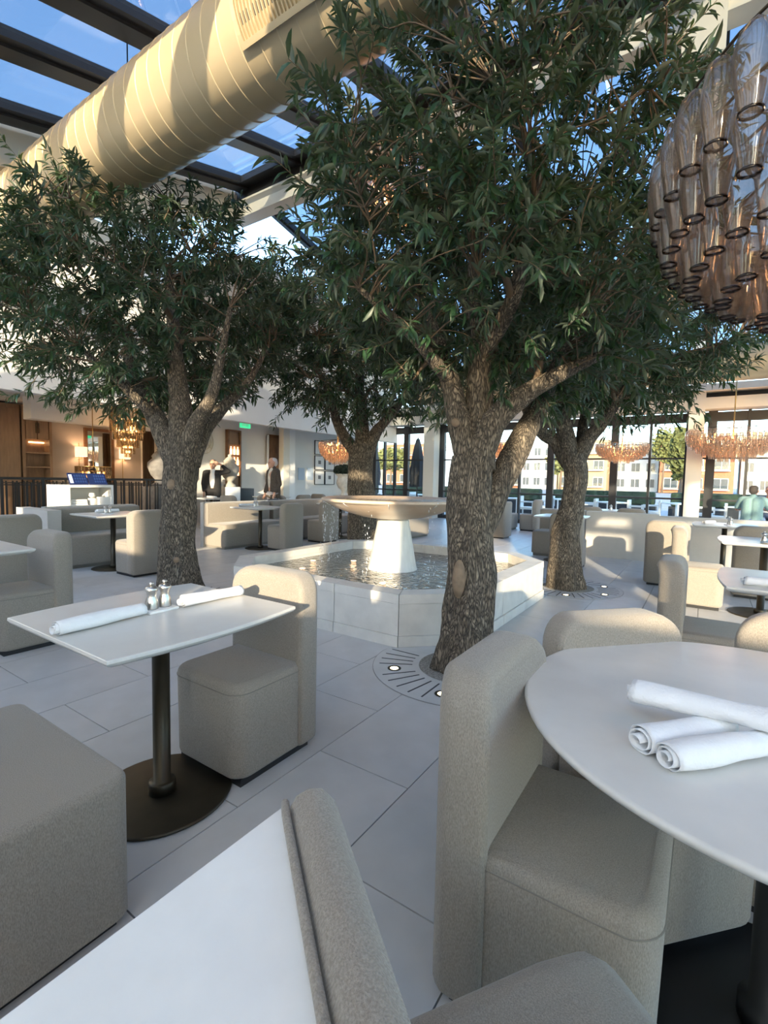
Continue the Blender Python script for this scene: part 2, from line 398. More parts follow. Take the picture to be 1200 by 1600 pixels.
# ------------------------------------------------------------------ fountain
FX, FY, FH, CH = -2.87, 4.50, 1.40, 0.44
def octa(h, c): return [(-h + c, -h), (h - c, -h), (h, -h + c), (h, h - c), (h - c, h), (-h + c, h), (-h, h - c), (-h, -h + c)]
fo = thing('fountain', 'octagonal pale stone fountain with a raised bowl on a tapered pedestal', 'fountain', (FX, FY, 0))
k8 = math.tan(math.pi / 8)
def ring_pieces(name, h_out, h_in, z0, z1, ndiv, material, gap=0.003):
    po, pi_ = octa(h_out, CH + (FH - h_out) * (-0.586)), octa(h_in, CH + (FH - h_in) * (-0.586))
    for i in range(8):
        j = (i + 1) % 8
        n = ndiv if i % 2 == 0 else 1
        for q in range(n):
            def lp(a, b, t): return (a[0] + (b[0] - a[0]) * t, a[1] + (b[1] - a[1]) * t)
            t0, t1 = q / n, (q + 1) / n
            L = math.dist(po[i], po[j]); g = gap / L
            MB().prism([lp(po[i], po[j], t0 + g), lp(po[i], po[j], t1 - g), lp(pi_[i], pi_[j], t1 - g), lp(pi_[i], pi_[j], t0 + g)], z0, z1).build(name, material, fo)
ring_pieces('plinth_stone', FH + 0.015, FH - 0.17, 0.0, 0.085, 3, 'limestone')
ring_pieces('wall_panel', FH, FH - 0.16, 0.087, 0.335, 3, 'limestone')
ring_pieces('cap_stone', FH + 0.003, FH - 0.165, 0.337, 0.41, 3, 'limestone')
MB().prism(octa(FH - 0.15, CH - 0.08), 0.0, 0.06).build('pool_floor', 'grey_stone', fo)
MB().prism(octa(FH - 0.155, CH - 0.08), 0.295, 0.30).build('pool_water', 'water', fo)
MB().lathe([(0.0, 0.28), (0.285, 0.28), (0.275, 0.31), (0.262, 0.36), (0.175, 0.84), (0.175, 0.87), (0.0, 0.87)], 40).build('pedestal', 'pedestal_stone', fo, True)
bowl = MB().lathe([(0.0, 0.86), (0.20, 0.862), (0.36, 0.885), (0.52, 0.93), (0.66, 0.985), (0.735, 1.03), (0.76, 1.045), (0.79, 1.05), (0.80, 1.062), (0.795, 1.078), (0.775, 1.085), (0.73, 1.07), (0.66, 1.05), (0.45, 1.03), (0.0, 1.02)], 56)
bo = bowl.build('bowl', 'marble', fo, True)
MB().lathe([(0, 1.066), (0.715, 1.066), (0.715, 1.068), (0, 1.068)], 48).build('bowl_water', 'water', bo, True)
for k in range(10):                                  # drip channels on the bowl
    a = R(36 * k + 11)
    MB().tube([((0.80) * math.cos(a), 0.80 * math.sin(a), 1.07), (0.77 * math.cos(a), 0.77 * math.sin(a), 1.04), (0.70 * math.cos(a), 0.70 * math.sin(a), 1.002)], [0.006, 0.005, 0.002], 6).build('water_streak', 'drop', bo, True)
dr = MB()
for a0, n in ((R(186), 90), (R(198), 60), (R(176), 40), (R(236), 26), (R(330), 26), (R(345), 26), (R(10), 30), (R(285), 20), (R(75), 16)):
    for i in range(n):
        a = a0 + rnd.uniform(-0.05, 0.05); t = rnd.random() ** 0.8; rr = 0.795 + 0.05 * t + rnd.uniform(-.01, .01); z = 1.05 - 0.74 * t
        x, y = rr * math.cos(a), rr * math.sin(a); L = rnd.uniform(0.008, 0.035); r_ = rnd.uniform(0.002, 0.0045)
        dr.tube([(x, y, z), (x, y, z - L * .5), (x, y, z - L)], [0.0005, r_, 0.0008], 5)
d_ = dr.build('water_drops', 'drop', fo, True); d_['kind'] = 'stuff'
for x, y in ((-0.75, -0.65), (-0.62, 0.1), (-0.2, -0.9), (0.35, -0.72), (-1.0, -0.2)):
    ul = MB().lathe([(0, .301), (0.03, .301), (0.034, .3035), (0.03, .306), (0, .307)], 14, (x, y, 0)).build('pool_light', 'pool_glow', fo, True)

# ------------------------------------------------------------------ tree surrounds set in the floor
TREES = [(-1.34, 3.03), (-4.42, 3.0), (-1.36, 6.20), (-4.42, 6.15)]
NAMES = ['the nearest tree', 'the host stand tree', 'the window side tree', 'the tree behind']
for (tx, ty), nm in zip(TREES, NAMES):
    g = thing('tree_surround', 'round slotted stone surround at the foot of ' + nm, 'tree surround', (tx, ty, 0), 0)
    nd = Vector((math.copysign(.7071, FX - tx), math.copysign(.7071, FY - ty)))
    dmax = (Vector((FX - tx, FY - ty)).dot(nd)) - ((FH + .015) * 1.41421 - (CH + .0088) * .70711) - .006
    def clip(m):
        out = []
        for x, y, z in m.v:
            e_ = x * nd.x + y * nd.y - dmax
            out.append((x - nd.x * e_, y - nd.y * e_, z) if e_ > 0 else (x, y, z))
        m.v = out; return m
    clip(MB().lathe([(0.30, 0.0), (0.62, 0.0), (0.62, 0.004), (0.30, 0.004)], 64, cap=False)).build('stone_ring', 'ring_stone', g)
    clip(MB().lathe([(0.618, 0.0), (0.622, 0.0), (0.622, 0.0046), (0.618, 0.0046)], 64, cap=False)).build('edge_joint', 'grout', g)
    MB().lathe([(0, 0.0), (0.30, 0.0), (0.30, 0.006), (0, 0.012)], 40, cap=False).build('gravel_bed', 'gravel', g, True)
    sm = MB().box(0.345, 0.575, -0.005, 0.005, 0.0, 0.0055).mesh('slot', 'slot_shade')  # solid bars, the shade of the slots put into their colour
    for k in range(36):
        if k % 6 == 3 or 0.58 * (math.cos(R(10 * k + 10)) * nd.x + math.sin(R(10 * k + 10)) * nd.y) > dmax: continue
        obj('slot', sm, g, (0, 0, 0), (0, 0, R(10 * k + 5 + 5)))
    for k in range(6):
        a = R(60 * k + 40)
        if 0.525 * (math.cos(a) * nd.x + math.sin(a) * nd.y) > dmax: continue
        p = (tx + 0.475 * math.cos(a), ty + 0.475 * math.sin(a), 0.004)
        u = thing('floor_uplight', 'round glowing floor uplight in the ring of ' + nm, 'floor light', p, 0, 'uplights around ' + nm)
        MB().lathe([(0.028, 0), (0.046, 0), (0.046, 0.004), (0.028, 0.003)], 20, cap=False).build('rim', 'bronze', u)
        MB().lathe([(0, 0), (0.028, 0), (0.028, 0.0025), (0, 0.003)], 16, cap=False).build('lens', 'lamp_lens', u)

# ------------------------------------------------------------------ window wall (Y = 15) and its steel
winw = struct('window_1')
dm = 'dark_frame'
thin = [-13.1, -12.2, -11.0, -10.0, -9.55, -6.75, -5.85, -4.89, -3.05, -1.32, 0.8, 1.75, 3.6, 5.4]
wide = [-10.45, -9.05, -3.95, -2.2, 2.7, 4.5, 6.3]
posts = sorted([(x, .03) for x in thin] + [(x, .095) for x in wide] + [(-8.1, .1), (-7.62, .1), (-0.42, .1), (0.05, .1)])
for x, hw in posts:
    MB().box(x - hw, x + hw, 14.93, 15.07, 0, 3.25).build('mullion', dm, winw)
for z, h in ((2.0, .022), (0.93, .025), (0.06, .06), (3.05, .12)):
    MB().box(-14, 6.4, 14.96, 15.04, z - h, z + h).build('transom', dm, winw)
xs = [p[0] for p in posts]
for a_, b_ in zip(xs[:-1], xs[1:]):
    for z0, z1 in ((0.12, 0.905), (0.955, 1.978), (2.022, 2.93)):
        MB().box(a_ + .02, b_ - .02, 14.995, 15.005, z0, z1).build('glass_pane', 'window_glass', winw)
for n, (x0, x1) in enumerate(((-0.46, -0.12), (-8.06, -7.66), (-11.6, -11.25))):
    struct('trim_%d' % (n + 1), MB().box(x0, x1, 14.45, 14.85, 0, 5.0).mesh('column', 'cream_column'))
struct('trim_4', MB().box(-14, 6.5, 14.5, 15.1, 3.2, 3.48).mesh('header', 'cream_column'))
struct('trim_5', MB().box(-14, 6.5, 14.75, 15.1, 3.5, 3.62).mesh('header_gap', dm))
struct('trim_6', MB().box(-14, 6.5, 14.3, 15.1, 3.62, 3.78).mesh('upper_header', 'cream_column'))

# ------------------------------------------------------------------ roof
Z0, KS, YR = 4.60, 0.262, 5.62
def zr(y): return Z0 + KS * y if y <= YR else Z0 + KS * YR - 0.20 * (y - YR)
ceil = struct('ceiling')
def slopebox(x0, x1, y0, y1, dz0, dz1):
    return MB().add([(x0, y0, zr(y0) + dz0), (x1, y0, zr(y0) + dz0), (x1, y1, zr(y1) + dz0), (x0, y1, zr(y1) + dz0),
                     (x0, y0, zr(y0) + dz1), (x1, y0, zr(y0) + dz1), (x1, y1, zr(y1) + dz1), (x0, y1, zr(y1) + dz1)],
                    [(0, 3, 2, 1), (4, 5, 6, 7), (0, 1, 5, 4), (1, 2, 6, 5), (2, 3, 7, 6), (3, 0, 4, 7)])
rafx = [-6.66, -5.48, -4.52, -3.42, -2.32, -1.22, -0.12, 0.98, 2.08, 3.18, 4.28, 5.38, 6.4]
YB = -4.0
for x in rafx:
    for a_, b_ in ((YB, YR), (YR + .12, 14.6)):
        if a_ > 0 and rafx.index(x) % 2: continue
        hw = 0.175 if a_ < 0 else 0.07
        slopebox(x - hw, x + hw, a_, b_, 0.0, 0.10).build('rafter', dm, ceil)
        slopebox(x - hw * .45, x + hw * .45, a_, b_, -0.03, 0.0).build('rafter_rib', dm, ceil)
for x0, x1 in zip(rafx[:-1], rafx[1:]):
    slopebox(x0 + .1, x1 - .1, 1.55, YR - .15, 0.055, 0.062).build('glass_pane', 'roof_glass', ceil)  # panes left out nearer the viewer, an added gap for the sun
    slopebox(x0 + .02, x1 - .02, YR + .2, 14.5, 0.055, 0.062).build('glass_pane', 'roof_glass', ceil)
slopebox(-6.84, 6.5, YR - 0.22, YR, 0.0, 0.10).build('end_frame', dm, ceil)
MB().box(-6.9, 6.5, YR + 0.0, YR + 0.06, 5.92, 6.22).build('track', dm, ceil)
MB().box(-6.9, 6.5, YR - 0.06, YR + 0.10, 5.845, 5.875).build('gutter', 'cream_paint', ceil)
MB().box(-6.9, 6.5, YR - 0.02, YR + 0.10, 5.60, 5.78).build('ridge_beam', 'cream_paint', ceil)
MB().box(-6.9, 6.5, YR - 0.08, YR + 0.16, 5.575, 5.60).build('ridge_flange', 'cream_paint', ceil)
# opaque band added out of view above the viewer, to shade the duct top
slopebox(-6.8, 6.5, 0.85, 1.55, 0.02, 0.14).build('added_shade_band', 'cream_paint', ceil)
struct('trim_7', MB().box(-0.42, -0.07, YR - 0.10, YR + 0.14, 4.3, 6.3).mesh('post', 'cream_paint'))
t8 = struct('trim_8', MB().box(-0.60, -0.43, YR - 0.035, YR - 0.02, 5.62, 5.77).mesh('connection_plate', 'cream_column'))
for z in (5.66, 5.73): MB().tube([(-0.51, YR - 0.06, z), (-0.51, YR - 0.03, z)], 0.018, 8).build('bolt', 'steel', t8)
# left side: fascia below the skylight edge, soffit, upper wall
struct('trim_9', slopebox(-7.05, -6.86, YB, YR + 0.1, -0.42, 0.0).mesh('fascia', 'cream_paint'))
wl = struct('wall_left', MB().box(-9.7, -9.5, -4, 15, 2.62, 5.9).mesh('wall_left', 'plaster'))
struct('trim_10', MB().add([(-9.6, 2.2, 5.9), (-6.9, 2.2, 5.15), (-6.9, YR, 6.0), (-9.6, YR, 6.0), (-9.6, 2.2, 6.0), (-6.9, 2.2, 5.25), (-6.9, YR, 6.1), (-9.6, YR, 6.1)],
    [(0, 3, 2, 1), (4, 5, 6, 7), (0, 1, 5, 4), (1, 2, 6, 5), (2, 3, 7, 6), (3, 0, 4, 7)]).mesh('side_roof', 'cream_paint'))
struct('trim_11', MB().box(-9.6, -6.9, YR + .1, 15.1, 5.0, 5.1).mesh('flat_roof', 'plaster'))
struct('trim_12', MB().box(-14.2, -9.71, -4, 15, 2.95, 3.05).mesh('soffit', 'plaster'))
struct('wall_hall', MB().box(-11.7, -11.5, 8.0, 15, 0, 2.95).mesh('wall_hall', 'plaster'))
struct('wall_hall_return', MB().box(-14.2, -11.7, 8.0, 8.2, 0, 2.95).mesh('wall_hall_return', 'plaster'))
struct('wall_atrium', MB().box(-14.3, -14.1, -4, 8.0, 0, 2.95).mesh('wall_atrium', 'plaster_warm'))
struct('trim_13', MB().box(-12.6, -12.2, 4.5, 8.0, 2.45, 2.95).mesh('bulkhead', 'plaster'))
# unseen rear facade: piers, openings and sill height invented to cut the sun patches
struct('trim_14', slopebox(-4.6, 6.5, YB, -0.65, 0.11, 0.115).mesh('added_sun_diffuser', 'diffuser_cloth'))  # added unseen sheet: stops direct sun on the trees, scatters daylight
wr = struct('wall_rear', MB().box(-14.2, 6.5, -4.15, -4.0, 0, 1.95).mesh('wall_rear', 'plaster'))
op = [(-12.6, -11.8), (-10.8, -9.6), (-8.0, -6.9), (-5.4, -4.5), (-3.0, -2.3), (-0.25, 0.15), (0.55, 1.35), (2.35, 3.35), (4.3, 5.3)]
ed = [-14.2] + [v for o_ in op for v in o_] + [6.5]
for x0, x1 in zip(ed[0::2], ed[1::2]): MB().box(x0, x1, -4.15, -3.95, 1.95, 3.5).build('pier', 'plaster', wr)
MB().box(1.75, 6.5, -4.15, -4.0, 1.95, 2.14).build('added_sill', 'plaster', wr)  # extra height added to keep sun off the round table
MB().box(-14.2, 6.5, -4.15, -3.95, 3.42, 3.55).build('header', 'plaster', wr)
wrt = struct('wall_right', MB().box(6.5, 6.62, -4.15, 15, 0, .35).mesh('wall_right', 'plaster'))  # unseen side, glazed to bring in more daylight
for k in range(11): MB().box(6.5, 6.62, -4.1 + 1.9 * k - .05, -4.1 + 1.9 * k + .05, .35, 5.0).build('mullion', dm, wrt)
for z in (2.0, 3.4, 5.0): MB().box(6.5, 6.62, -4.15, 15, z - .05, z + .05).build('transom', dm, wrt)
for k in range(10): MB().box(6.55, 6.56, -4.05 + 1.9 * k, -4.15 + 1.9 * (k + 1), .35, 4.95).build('glass_pane', 'window_glass', wrt)

# ------------------------------------------------------------------ ducts
def duct(name, label, y, z, r, x0, x1, pitch, off, hang=False):
    t = thing(name, label, 'air duct', (0, y, z))
    MB().tube([(x0, 0, 0), (x1, 0, 0)], r, 56).build('duct_body', 'duct_paint', t, True)
    sm = MB()
    n = 56
    vs = []
    prof = [(-0.006, r - .002), (-0.003, r + 0.004), (0.003, r + 0.004), (0.006, r - .002)]
    for k in range(n):
        a = 2 * math.pi * k / n
        for dx, rr in prof: vs.append((dx + 0.10 * math.sin(a) * 0.5, rr * math.cos(a), rr * math.sin(a)))
    fs = [(k * 4 + i, ((k + 1) % n) * 4 + i, ((k + 1) % n) * 4 + i + 1, k * 4 + i + 1) for k in range(n) for i in range(3)]
    me = sm.add(vs, fs).mesh('seam_ring', 'duct_seam', True)
    x = x0 + off
    while x < x1: obj('seam_ring', me, t, (x, 0, 0)); x += pitch
    return t
DY, DZ, DR = 2.59, 4.44, 0.38
d1 = duct('spiral_duct', 'large cream spiral air duct hung below the skylight with side grille', DY, DZ, DR, -9.4, 6.4, 0.165, 0.05)
# supply grille on the viewer's side of the duct
gx0, gx1 = -2.75, -1.2
gm = Matrix.Rotation(R(200), 4, 'X')
def gpt(x, ang, rr): return (x, rr * math.cos(R(ang)), rr * math.sin(R(ang)))
A0, A1 = 184, 226
fr = MB()
for xa, xb, aa, ab_ in ((gx0, gx1, A1 - 5, A1), (gx0, gx1, A0, A0 + 5), (gx0, gx0 + .035, A0, A1), (gx1 - .035, gx1, A0, A1)):
    for s in range(4):
        a0, a1 = aa + (ab_ - aa) * s / 4, aa + (ab_ - aa) * (s + 1) / 4
        fr.add([gpt(xa, a0, DR + .002), gpt(xb, a0, DR + .002), gpt(xb, a1, DR + .002), gpt(xa, a1, DR + .002), gpt(xa, a0, DR + .03), gpt(xb, a0, DR + .03), gpt(xb, a1, DR + .03), gpt(xa, a1, DR + .03)],
               [(0, 3, 2, 1), (4, 5, 6, 7), (0, 1, 5, 4), (1, 2, 6, 5), (2, 3, 7, 6), (3, 0, 4, 7)])
g = fr.build('grille', 'duct_paint', d1)
bk = MB().add([gpt(gx0, A0, DR + .004), gpt(gx1, A0, DR + .004), gpt(gx1, (A0 + A1) / 2, DR + .004), gpt(gx0, (A0 + A1) / 2, DR + .004), gpt(gx1, A1, DR + .004), gpt(gx0, A1, DR + .004)], [(0, 1, 2, 3), (3, 2, 4, 5)]).build('grille_shade', 'slot_shade', g)  # dark sheet in place of the shade behind the louvres
lv = MB()
for s in range(4):
    a0, a1 = A0 + 4 + (A1 - A0 - 8) * s / 4, A0 + 4 + (A1 - A0 - 8) * (s + 1) / 4
    lv.add([gpt(-.004, a0, DR + .005), gpt(.004, a0, DR + .005), gpt(.004, a1, DR + .005), gpt(-.004, a1, DR + .005), gpt(-.004, a0, DR + .024), gpt(.004, a0, DR + .024), gpt(.004, a1, DR + .024), gpt(-.004, a1, DR + .024)],
           [(4, 5, 6, 7), (0, 1, 5, 4), (1, 2, 6, 5), (2, 3, 7, 6), (3, 0, 4, 7)])
lm = lv.mesh('louvre', 'duct_paint')
x = gx0 + .05
while x < gx1 - .04: obj('louvre', lm, g, (x, 0, 0)); x += .03
# hanger cable
for hx in (-4.72, -1.9, 1.2):
    h = MB().tube([(hx, 0, DR - .01), (hx + .02, -0.0, DR + .18)], .004, 6); h.tube([(hx + .05, 0, DR - .01), (hx + .02, 0, DR + .18)], .004, 6)
    ho = h.build('hanger_cable', 'white_paint', d1)
    MB().box(hx + .005, hx + .035, -.01, .01, DR + .17, DR + .24).build('hanger_clip', 'steel', ho)
    MB().tube([(hx + .02, 0, DR + .24), (hx + .02, 0, DR + .50)], .006, 6).build('hanger_rod', 'black_metal', ho)
duct('straight_duct', 'cream round duct running along above the far windows', 12.6, 3.86, 0.36, -7.5, 6.4, 0.55, 0.2)
duct('upper_duct', 'cream duct with close seams high behind the smoked glass chandelier', 9.4, 4.55, 0.30, -2.0, 6.4, 0.35, 0.1)

# ------------------------------------------------------------------ trees
def pd(px, py, d):                       # point on a pixel's ray at optical depth d (depth of the trunk it belongs to)
    r = ray(px, py) * d; return Vector((r.x, r.y, r.z + EYE))
def depth_of(p): return (Vector(p) - Vector((0, 0, EYE))).dot(r0) / r0.length
LEAFV = np.array([(0, 0, 0), (-.30, .18, .05), (0, .18, 0), (.30, .18, .05), (-.5, .5, .07), (0, .5, .0), (.5, .5, .07), (-.30, .80, .0), (0, .80, -.04), (.30, .80, .0), (0, 1, -.10)])
LEAFF = [(0, 2, 1), (0, 3, 2), (1, 2, 5, 4), (2, 3, 6, 5), (4, 5, 8, 7), (5, 6, 9, 8), (7, 8, 10), (8, 9, 10)]
def leafmesh(L, W_, bend):
    v = LEAFV * np.array([W_, L, L]); v[:, 2] -= bend * (LEAFV[:, 1] ** 2) * L
    return v
def spline(pts, n):
    out = []; P_ = [Vector(p) for p in pts]; P_ = [P_[0] * 2 - P_[1]] + P_ + [P_[-1] * 2 - P_[-2]]
    for i in range(1, len(P_) - 2):
        for k in range(n):
            t = k / n; a, b, c, d = P_[i - 1], P_[i], P_[i + 1], P_[i + 2]
            out.append(0.5 * ((2 * b) + (c - a) * t + (2 * a - 5 * b + 4 * c - d) * t * t + (3 * b - a - 3 * c + d) * t ** 3))
    out.append(P_[-2]); return out
def lerp_list(v, n):
    x = np.linspace(0, len(v) - 1, n); return list(np.interp(x, range(len(v)), v))
def tree(label, base, trunk_px, trunk_r, limbs, ccen, crad, ntw, nleaf, nparts, seed, leafL=0.095, scars=()):
    rg = random.Random(seed); dep = depth_of((base[0], base[1], 0.5))
    t = thing('olive_tree', label, 'tree', (base[0], base[1], 0)); B_ = Vector((base[0], base[1], 0))
    tp = [pd(x, y, dep) - B_ for x, y in trunk_px]; tp[0] = Vector((tp[0].x, tp[0].y, -0.005))
    path = spline(tp, 16); rad = lerp_list(trunk_r, len(path))
    MB().tube(path, rad, 44, rough=0.16, ns=seed * 3.1).build('trunk', 'bark', t, True)
    nodes = []
    for lp, lr, dd in limbs:
        q = [pd(x, y, dep + o) - B_ for (x, y), o in zip(lp, dd)]
        pth = spline(q, 10); rr = lerp_list(lr, len(pth))
        MB().tube(pth, rr, 20, rough=0.12, ns=seed * 7.7).build('limb', 'bark', t, True)
        nodes += [(p, r) for p, r in zip(pth[len(pth) // 3:], rr[len(pth) // 3:])]
    cc = Vector(ccen) - B_
    def inside(p): return sum(((p[i] - cc[i]) / crad[i]) ** 2 for i in range(3))
    # secondary branches
    br = MB()
    for k in range(34):
        while True:
            u = Vector([rg.uniform(-1, 1) for _ in range(3)])
            if 0.15 < u.length < 1: break
        u = u.normalized() * rg.uniform(0.45, 0.8)
        tgt = cc + Vector((u.x * crad[0], u.y * crad[1], u.z * crad[2]))
        n0, r_ = min(nodes, key=lambda a: (a[0] - tgt).length + rg.uniform(0, .25) + (0.6 if a[0].z > tgt.z else 0))
        mid = n0.lerp(tgt, 0.5) + Vector((rg.uniform(-.12, .12), rg.uniform(-.12, .12), rg.uniform(-.02, .18)))
        pth = spline([n0, mid, tgt], 5); rs = min(r_ * 0.55, 0.03)
        br.tube(pth, lerp_list([rs, rs * .7, .007], len(pth)), 7)
        nodes += [(p, .012) for p in pth[3:]]
    bo_ = br.build('branch_work', 'twig_bark', t, True); bo_['kind'] = 'stuff'
    narr = np.array([tuple(n[0]) for n in nodes])
    tw = MB(); leaves = []
    for k in range(ntw):
        while True:
            u = Vector([rg.uniform(-1, 1) for _ in range(3)])
            if 0.2 < u.length < 1: break
        rr = rg.uniform(0.55, 1.0) ** 0.6 if rg.random() < .75 else rg.uniform(.25, .7)
        u = u.normalized() * rr * (0.86 + 0.22 * noise.noise(u * 2.3 + Vector((seed, 0, 0))))
        if u.z < -0.80: u.z = -0.80 + rg.uniform(-.05, .08)
        tgt = cc + Vector((u.x * crad[0], u.y * crad[1], u.z * crad[2]))
        dist = np.linalg.norm(narr - np.array(tgt), axis=1) + np.where(narr[:, 2] > tgt.z, .25, 0)
        n0 = Vector(narr[int(np.argmin(dist))])
        L = (tgt - n0).length
        out = Vector((u.x, u.y, u.z * .5 + .1)).normalized()
        end = tgt + out * rg.uniform(0.05, 0.25) + Vector((0, 0, rg.uniform(-.14, .08)))
        pth = spline([n0, n0.lerp(tgt, .55) + Vector((rg.uniform(-.06, .06), rg.uniform(-.06, .06), .06)), tgt, end], 5)
        tw.tube(pth, lerp_list([.0065, .004, .0028, .0014], len(pth)), 4, cap=False)
        m0 = len(pth) * 0.3
        for j in range(nleaf):
            f = m0 + (len(pth) - 1.001 - m0) * ((j + rg.random()) / nleaf) ** .8
            i = int(f); p = pth[i].lerp(pth[i + 1], f - i); td = (pth[i + 1] - pth[i]).normalized()
            rd = Vector([rg.gauss(0, 1) for _ in range(3)]); rd = (rd - td * rd.dot(td)).normalized()
            d = (td * rg.uniform(.25, 1.0) + rd * rg.uniform(.5, 1.0) + Vector((0, 0, rg.uniform(-.35, .15)))).normalized()
            wp = p + B_
            if (wp.y - DY) ** 2 + (wp.z - DZ) ** 2 < 0.46 ** 2: continue
            if wp.z > zr(wp.y) - 0.08: continue
            if abs(wp.x + .25) < .3 and abs(wp.y - YR) < .25: continue
            up = Vector((rg.gauss(0, .55), rg.gauss(0, .55), 1)); x = d.cross(up).normalized(); z = x.cross(d)
            leaves.append((p, d, x, z, leafL * rg.uniform(.65, 1.25), rg.randrange(3)))
    tw_ = tw.build('twigs', 'twig_bark', t, True); tw_['kind'] = 'stuff'
    temps = [(leafmesh(1, .21, .10)), (leafmesh(1, .25, .25)), (leafmesh(1, .18, .0))]
    # nearest leaves are single parts
    order = sorted(range(len(leaves)), key=lambda i: (leaves[i][0] + B_ - Vector((0, 0, EYE))).length if (in_view(leaves[i][0] + B_) or (False,))[0] else 99)
    lmes = []
    for tv in temps:
        me = bpy.data.meshes.new('leaf'); me.from_pydata([tuple(v) for v in tv], [], LEAFF); me.update(); me.materials.append(M['olive_leaf'])
        me.polygons.foreach_set('use_smooth', [True] * len(me.polygons)); lmes.append(me)
    for i in order[:nparts]:
        p, d, x, z, L, v = leaves[i]
        o = bpy.data.objects.new('leaf', lmes[v]); C.objects.link(o); o.parent = t
        o.matrix_basis = Matrix(((x.x * L, d.x * L, z.x * L, p.x), (x.y * L, d.y * L, z.y * L, p.y), (x.z * L, d.z * L, z.z * L, p.z), (0, 0, 0, 1)))
    rest = [leaves[i] for i in order[nparts:]]
    n = len(rest)
    Pn = np.array([tuple(l[0]) for l in rest]); Dn = np.array([tuple(l[1]) for l in rest]); Xn = np.array([tuple(l[2]) for l in rest]); Zn = np.array([tuple(l[3]) for l in rest])
    Ln = np.array([l[4] for l in rest]); Tn = np.array(temps)[[l[5] for l in rest]]
    V = Pn[:, None] + Ln[:, None, None] * (Tn[:, :, 0:1] * Xn[:, None] + Tn[:, :, 1:2] * Dn[:, None] + Tn[:, :, 2:3] * Zn[:, None])
    nv = len(LEAFV); me = bpy.data.meshes.new('foliage')
    ls = np.array([i for f in LEAFF for i in f]); cnt = np.array([len(f) for f in LEAFF])
    me.vertices.add(n * nv); me.vertices.foreach_set('co', V.reshape(-1).astype(np.float32))
    me.loops.add(n * len(ls)); me.loops.foreach_set('vertex_index', (ls[None] + nv * np.arange(n)[:, None]).reshape(-1).astype(np.int32))
    tot = np.tile(cnt, n); st = np.concatenate([[0], np.cumsum(tot)[:-1]])
    me.polygons.add(len(tot)); me.polygons.foreach_set('loop_start', st.astype(np.int32)); me.polygons.foreach_set('loop_total', tot.astype(np.int32))
    me.polygons.foreach_set('use_smooth', [True] * len(tot)); me.update(calc_edges=True); me.validate(); me.materials.append(M['olive_leaf'])
    fo_ = obj('foliage', me, t); fo_['kind'] = 'stuff'
    for (px, py, w_, h_) in scars:
        c = pd(px, py, dep) - B_; view = (c + B_ - Vector((0, 0, EYE))).normalized(); 
        rloc = np.interp(c.z, [p.z for p in path], rad); cc_ = c - view * rloc * 0.93
        rt = Vector((-view.y, view.x, 0)).normalized() * -1
        mb = MB()
        prof = [(0, .03), (.55, .026), (.85, .014), (1, -.01)]
        for k in range(18):
            a = 2 * math.pi * k / 18
            for r_, z_ in prof: mb.v.append(tuple(cc_ + rt * (r_ * w_ * math.cos(a)) + Vector((0, 0, r_ * h_ * math.sin(a))) - view * z_))
        mb.f = [(k * 4 + i, ((k + 1) % 18) * 4 + i, ((k + 1) % 18) * 4 + i + 1, k * 4 + i + 1) for k in range(18) for i in range(3)]
        mb.build('pruning_scar', 'bark_cut', t, True)
    return t
Z4 = (0, 0, 0, 0)
tree('tall olive tree with forked trunk beside the near fountain corner', TREES[0],
     [(722, 1040), (729, 990), (737, 900), (734, 820), (735, 760), (738, 715)], [.215, .180, .155, .150, .148, .140],
     [([(738, 740), (716, 650), (697, 575), (672, 500), (640, 420)], [.105, .08, .062, .045, .025], (0, 0, .05, .15, .3)),
      ([(745, 735), (748, 640), (752, 540), (742, 430), (760, 300)], [.125, .10, .075, .05, .025], (0, .05, 0, -.1, -.1)),
      ([(742, 720), (775, 655), (830, 610), (890, 577), (960, 545)], [.11, .085, .06, .045, .02], (0, -.05, -.12, -.25, -.4)),
      ([(738, 865), (757, 812), (790, 738), (826, 665), (858, 600), (900, 500)], [.08, .095, .095, .08, .06, .03], (.0, .03, .1, .2, .35, .5)),
      ([(752, 560), (800, 470), (820, 380), (850, 250)], [.06, .05, .035, .02], (0, -.2, -.35, -.4)),
      ([(700, 590), (640, 520), (560, 450)], [.05, .035, .015], (0, -.3, -.5)),
      ([(745, 500), (700, 400), (690, 280)], [.05, .035, .015], (0, .3, .5))],
     pd(778, 365, 3.35), (1.60, 1.60, 1.50), 980, 30, 300, 11, .098, scars=((717, 905, .045, .13), (712, 660, .03, .03)))
tree('broad olive tree between the fountain and the host stand', TREES[1],
     [(285, 937), (281, 900), (277, 840), (281, 760), (284, 715)], [.245, .20, .172, .165, .172],
     [([(278, 725), (255, 675), (230, 630), (205, 585), (196, 520)], [.13, .105, .085, .06, .03], (0, .0, .1, .2, .3)),
      ([(284, 725), (283, 655), (277, 590), (270, 500), (262, 420)], [.14, .12, .09, .06, .03], Z4 + (0,)),
      ([(290, 720), (306, 665), (330, 620), (345, 560), (360, 480)], [.12, .085, .06, .04, .02], (0, -.1, -.2, -.3, -.4)),
      ([(296, 725), (318, 672), (350, 635), (385, 600), (420, 540)], [.11, .085, .06, .04, .02], (0, .1, .2, .3, .5)),
      ([(240, 650), (180, 590), (120, 540)], [.06, .04, .02], (0, -.2, -.4))],
     pd(238, 478, 5.45), (1.88, 1.88, 1.50), 960, 29, 300, 23, .105, scars=((270, 757, .055, .065), (276, 875, .035, .035)))
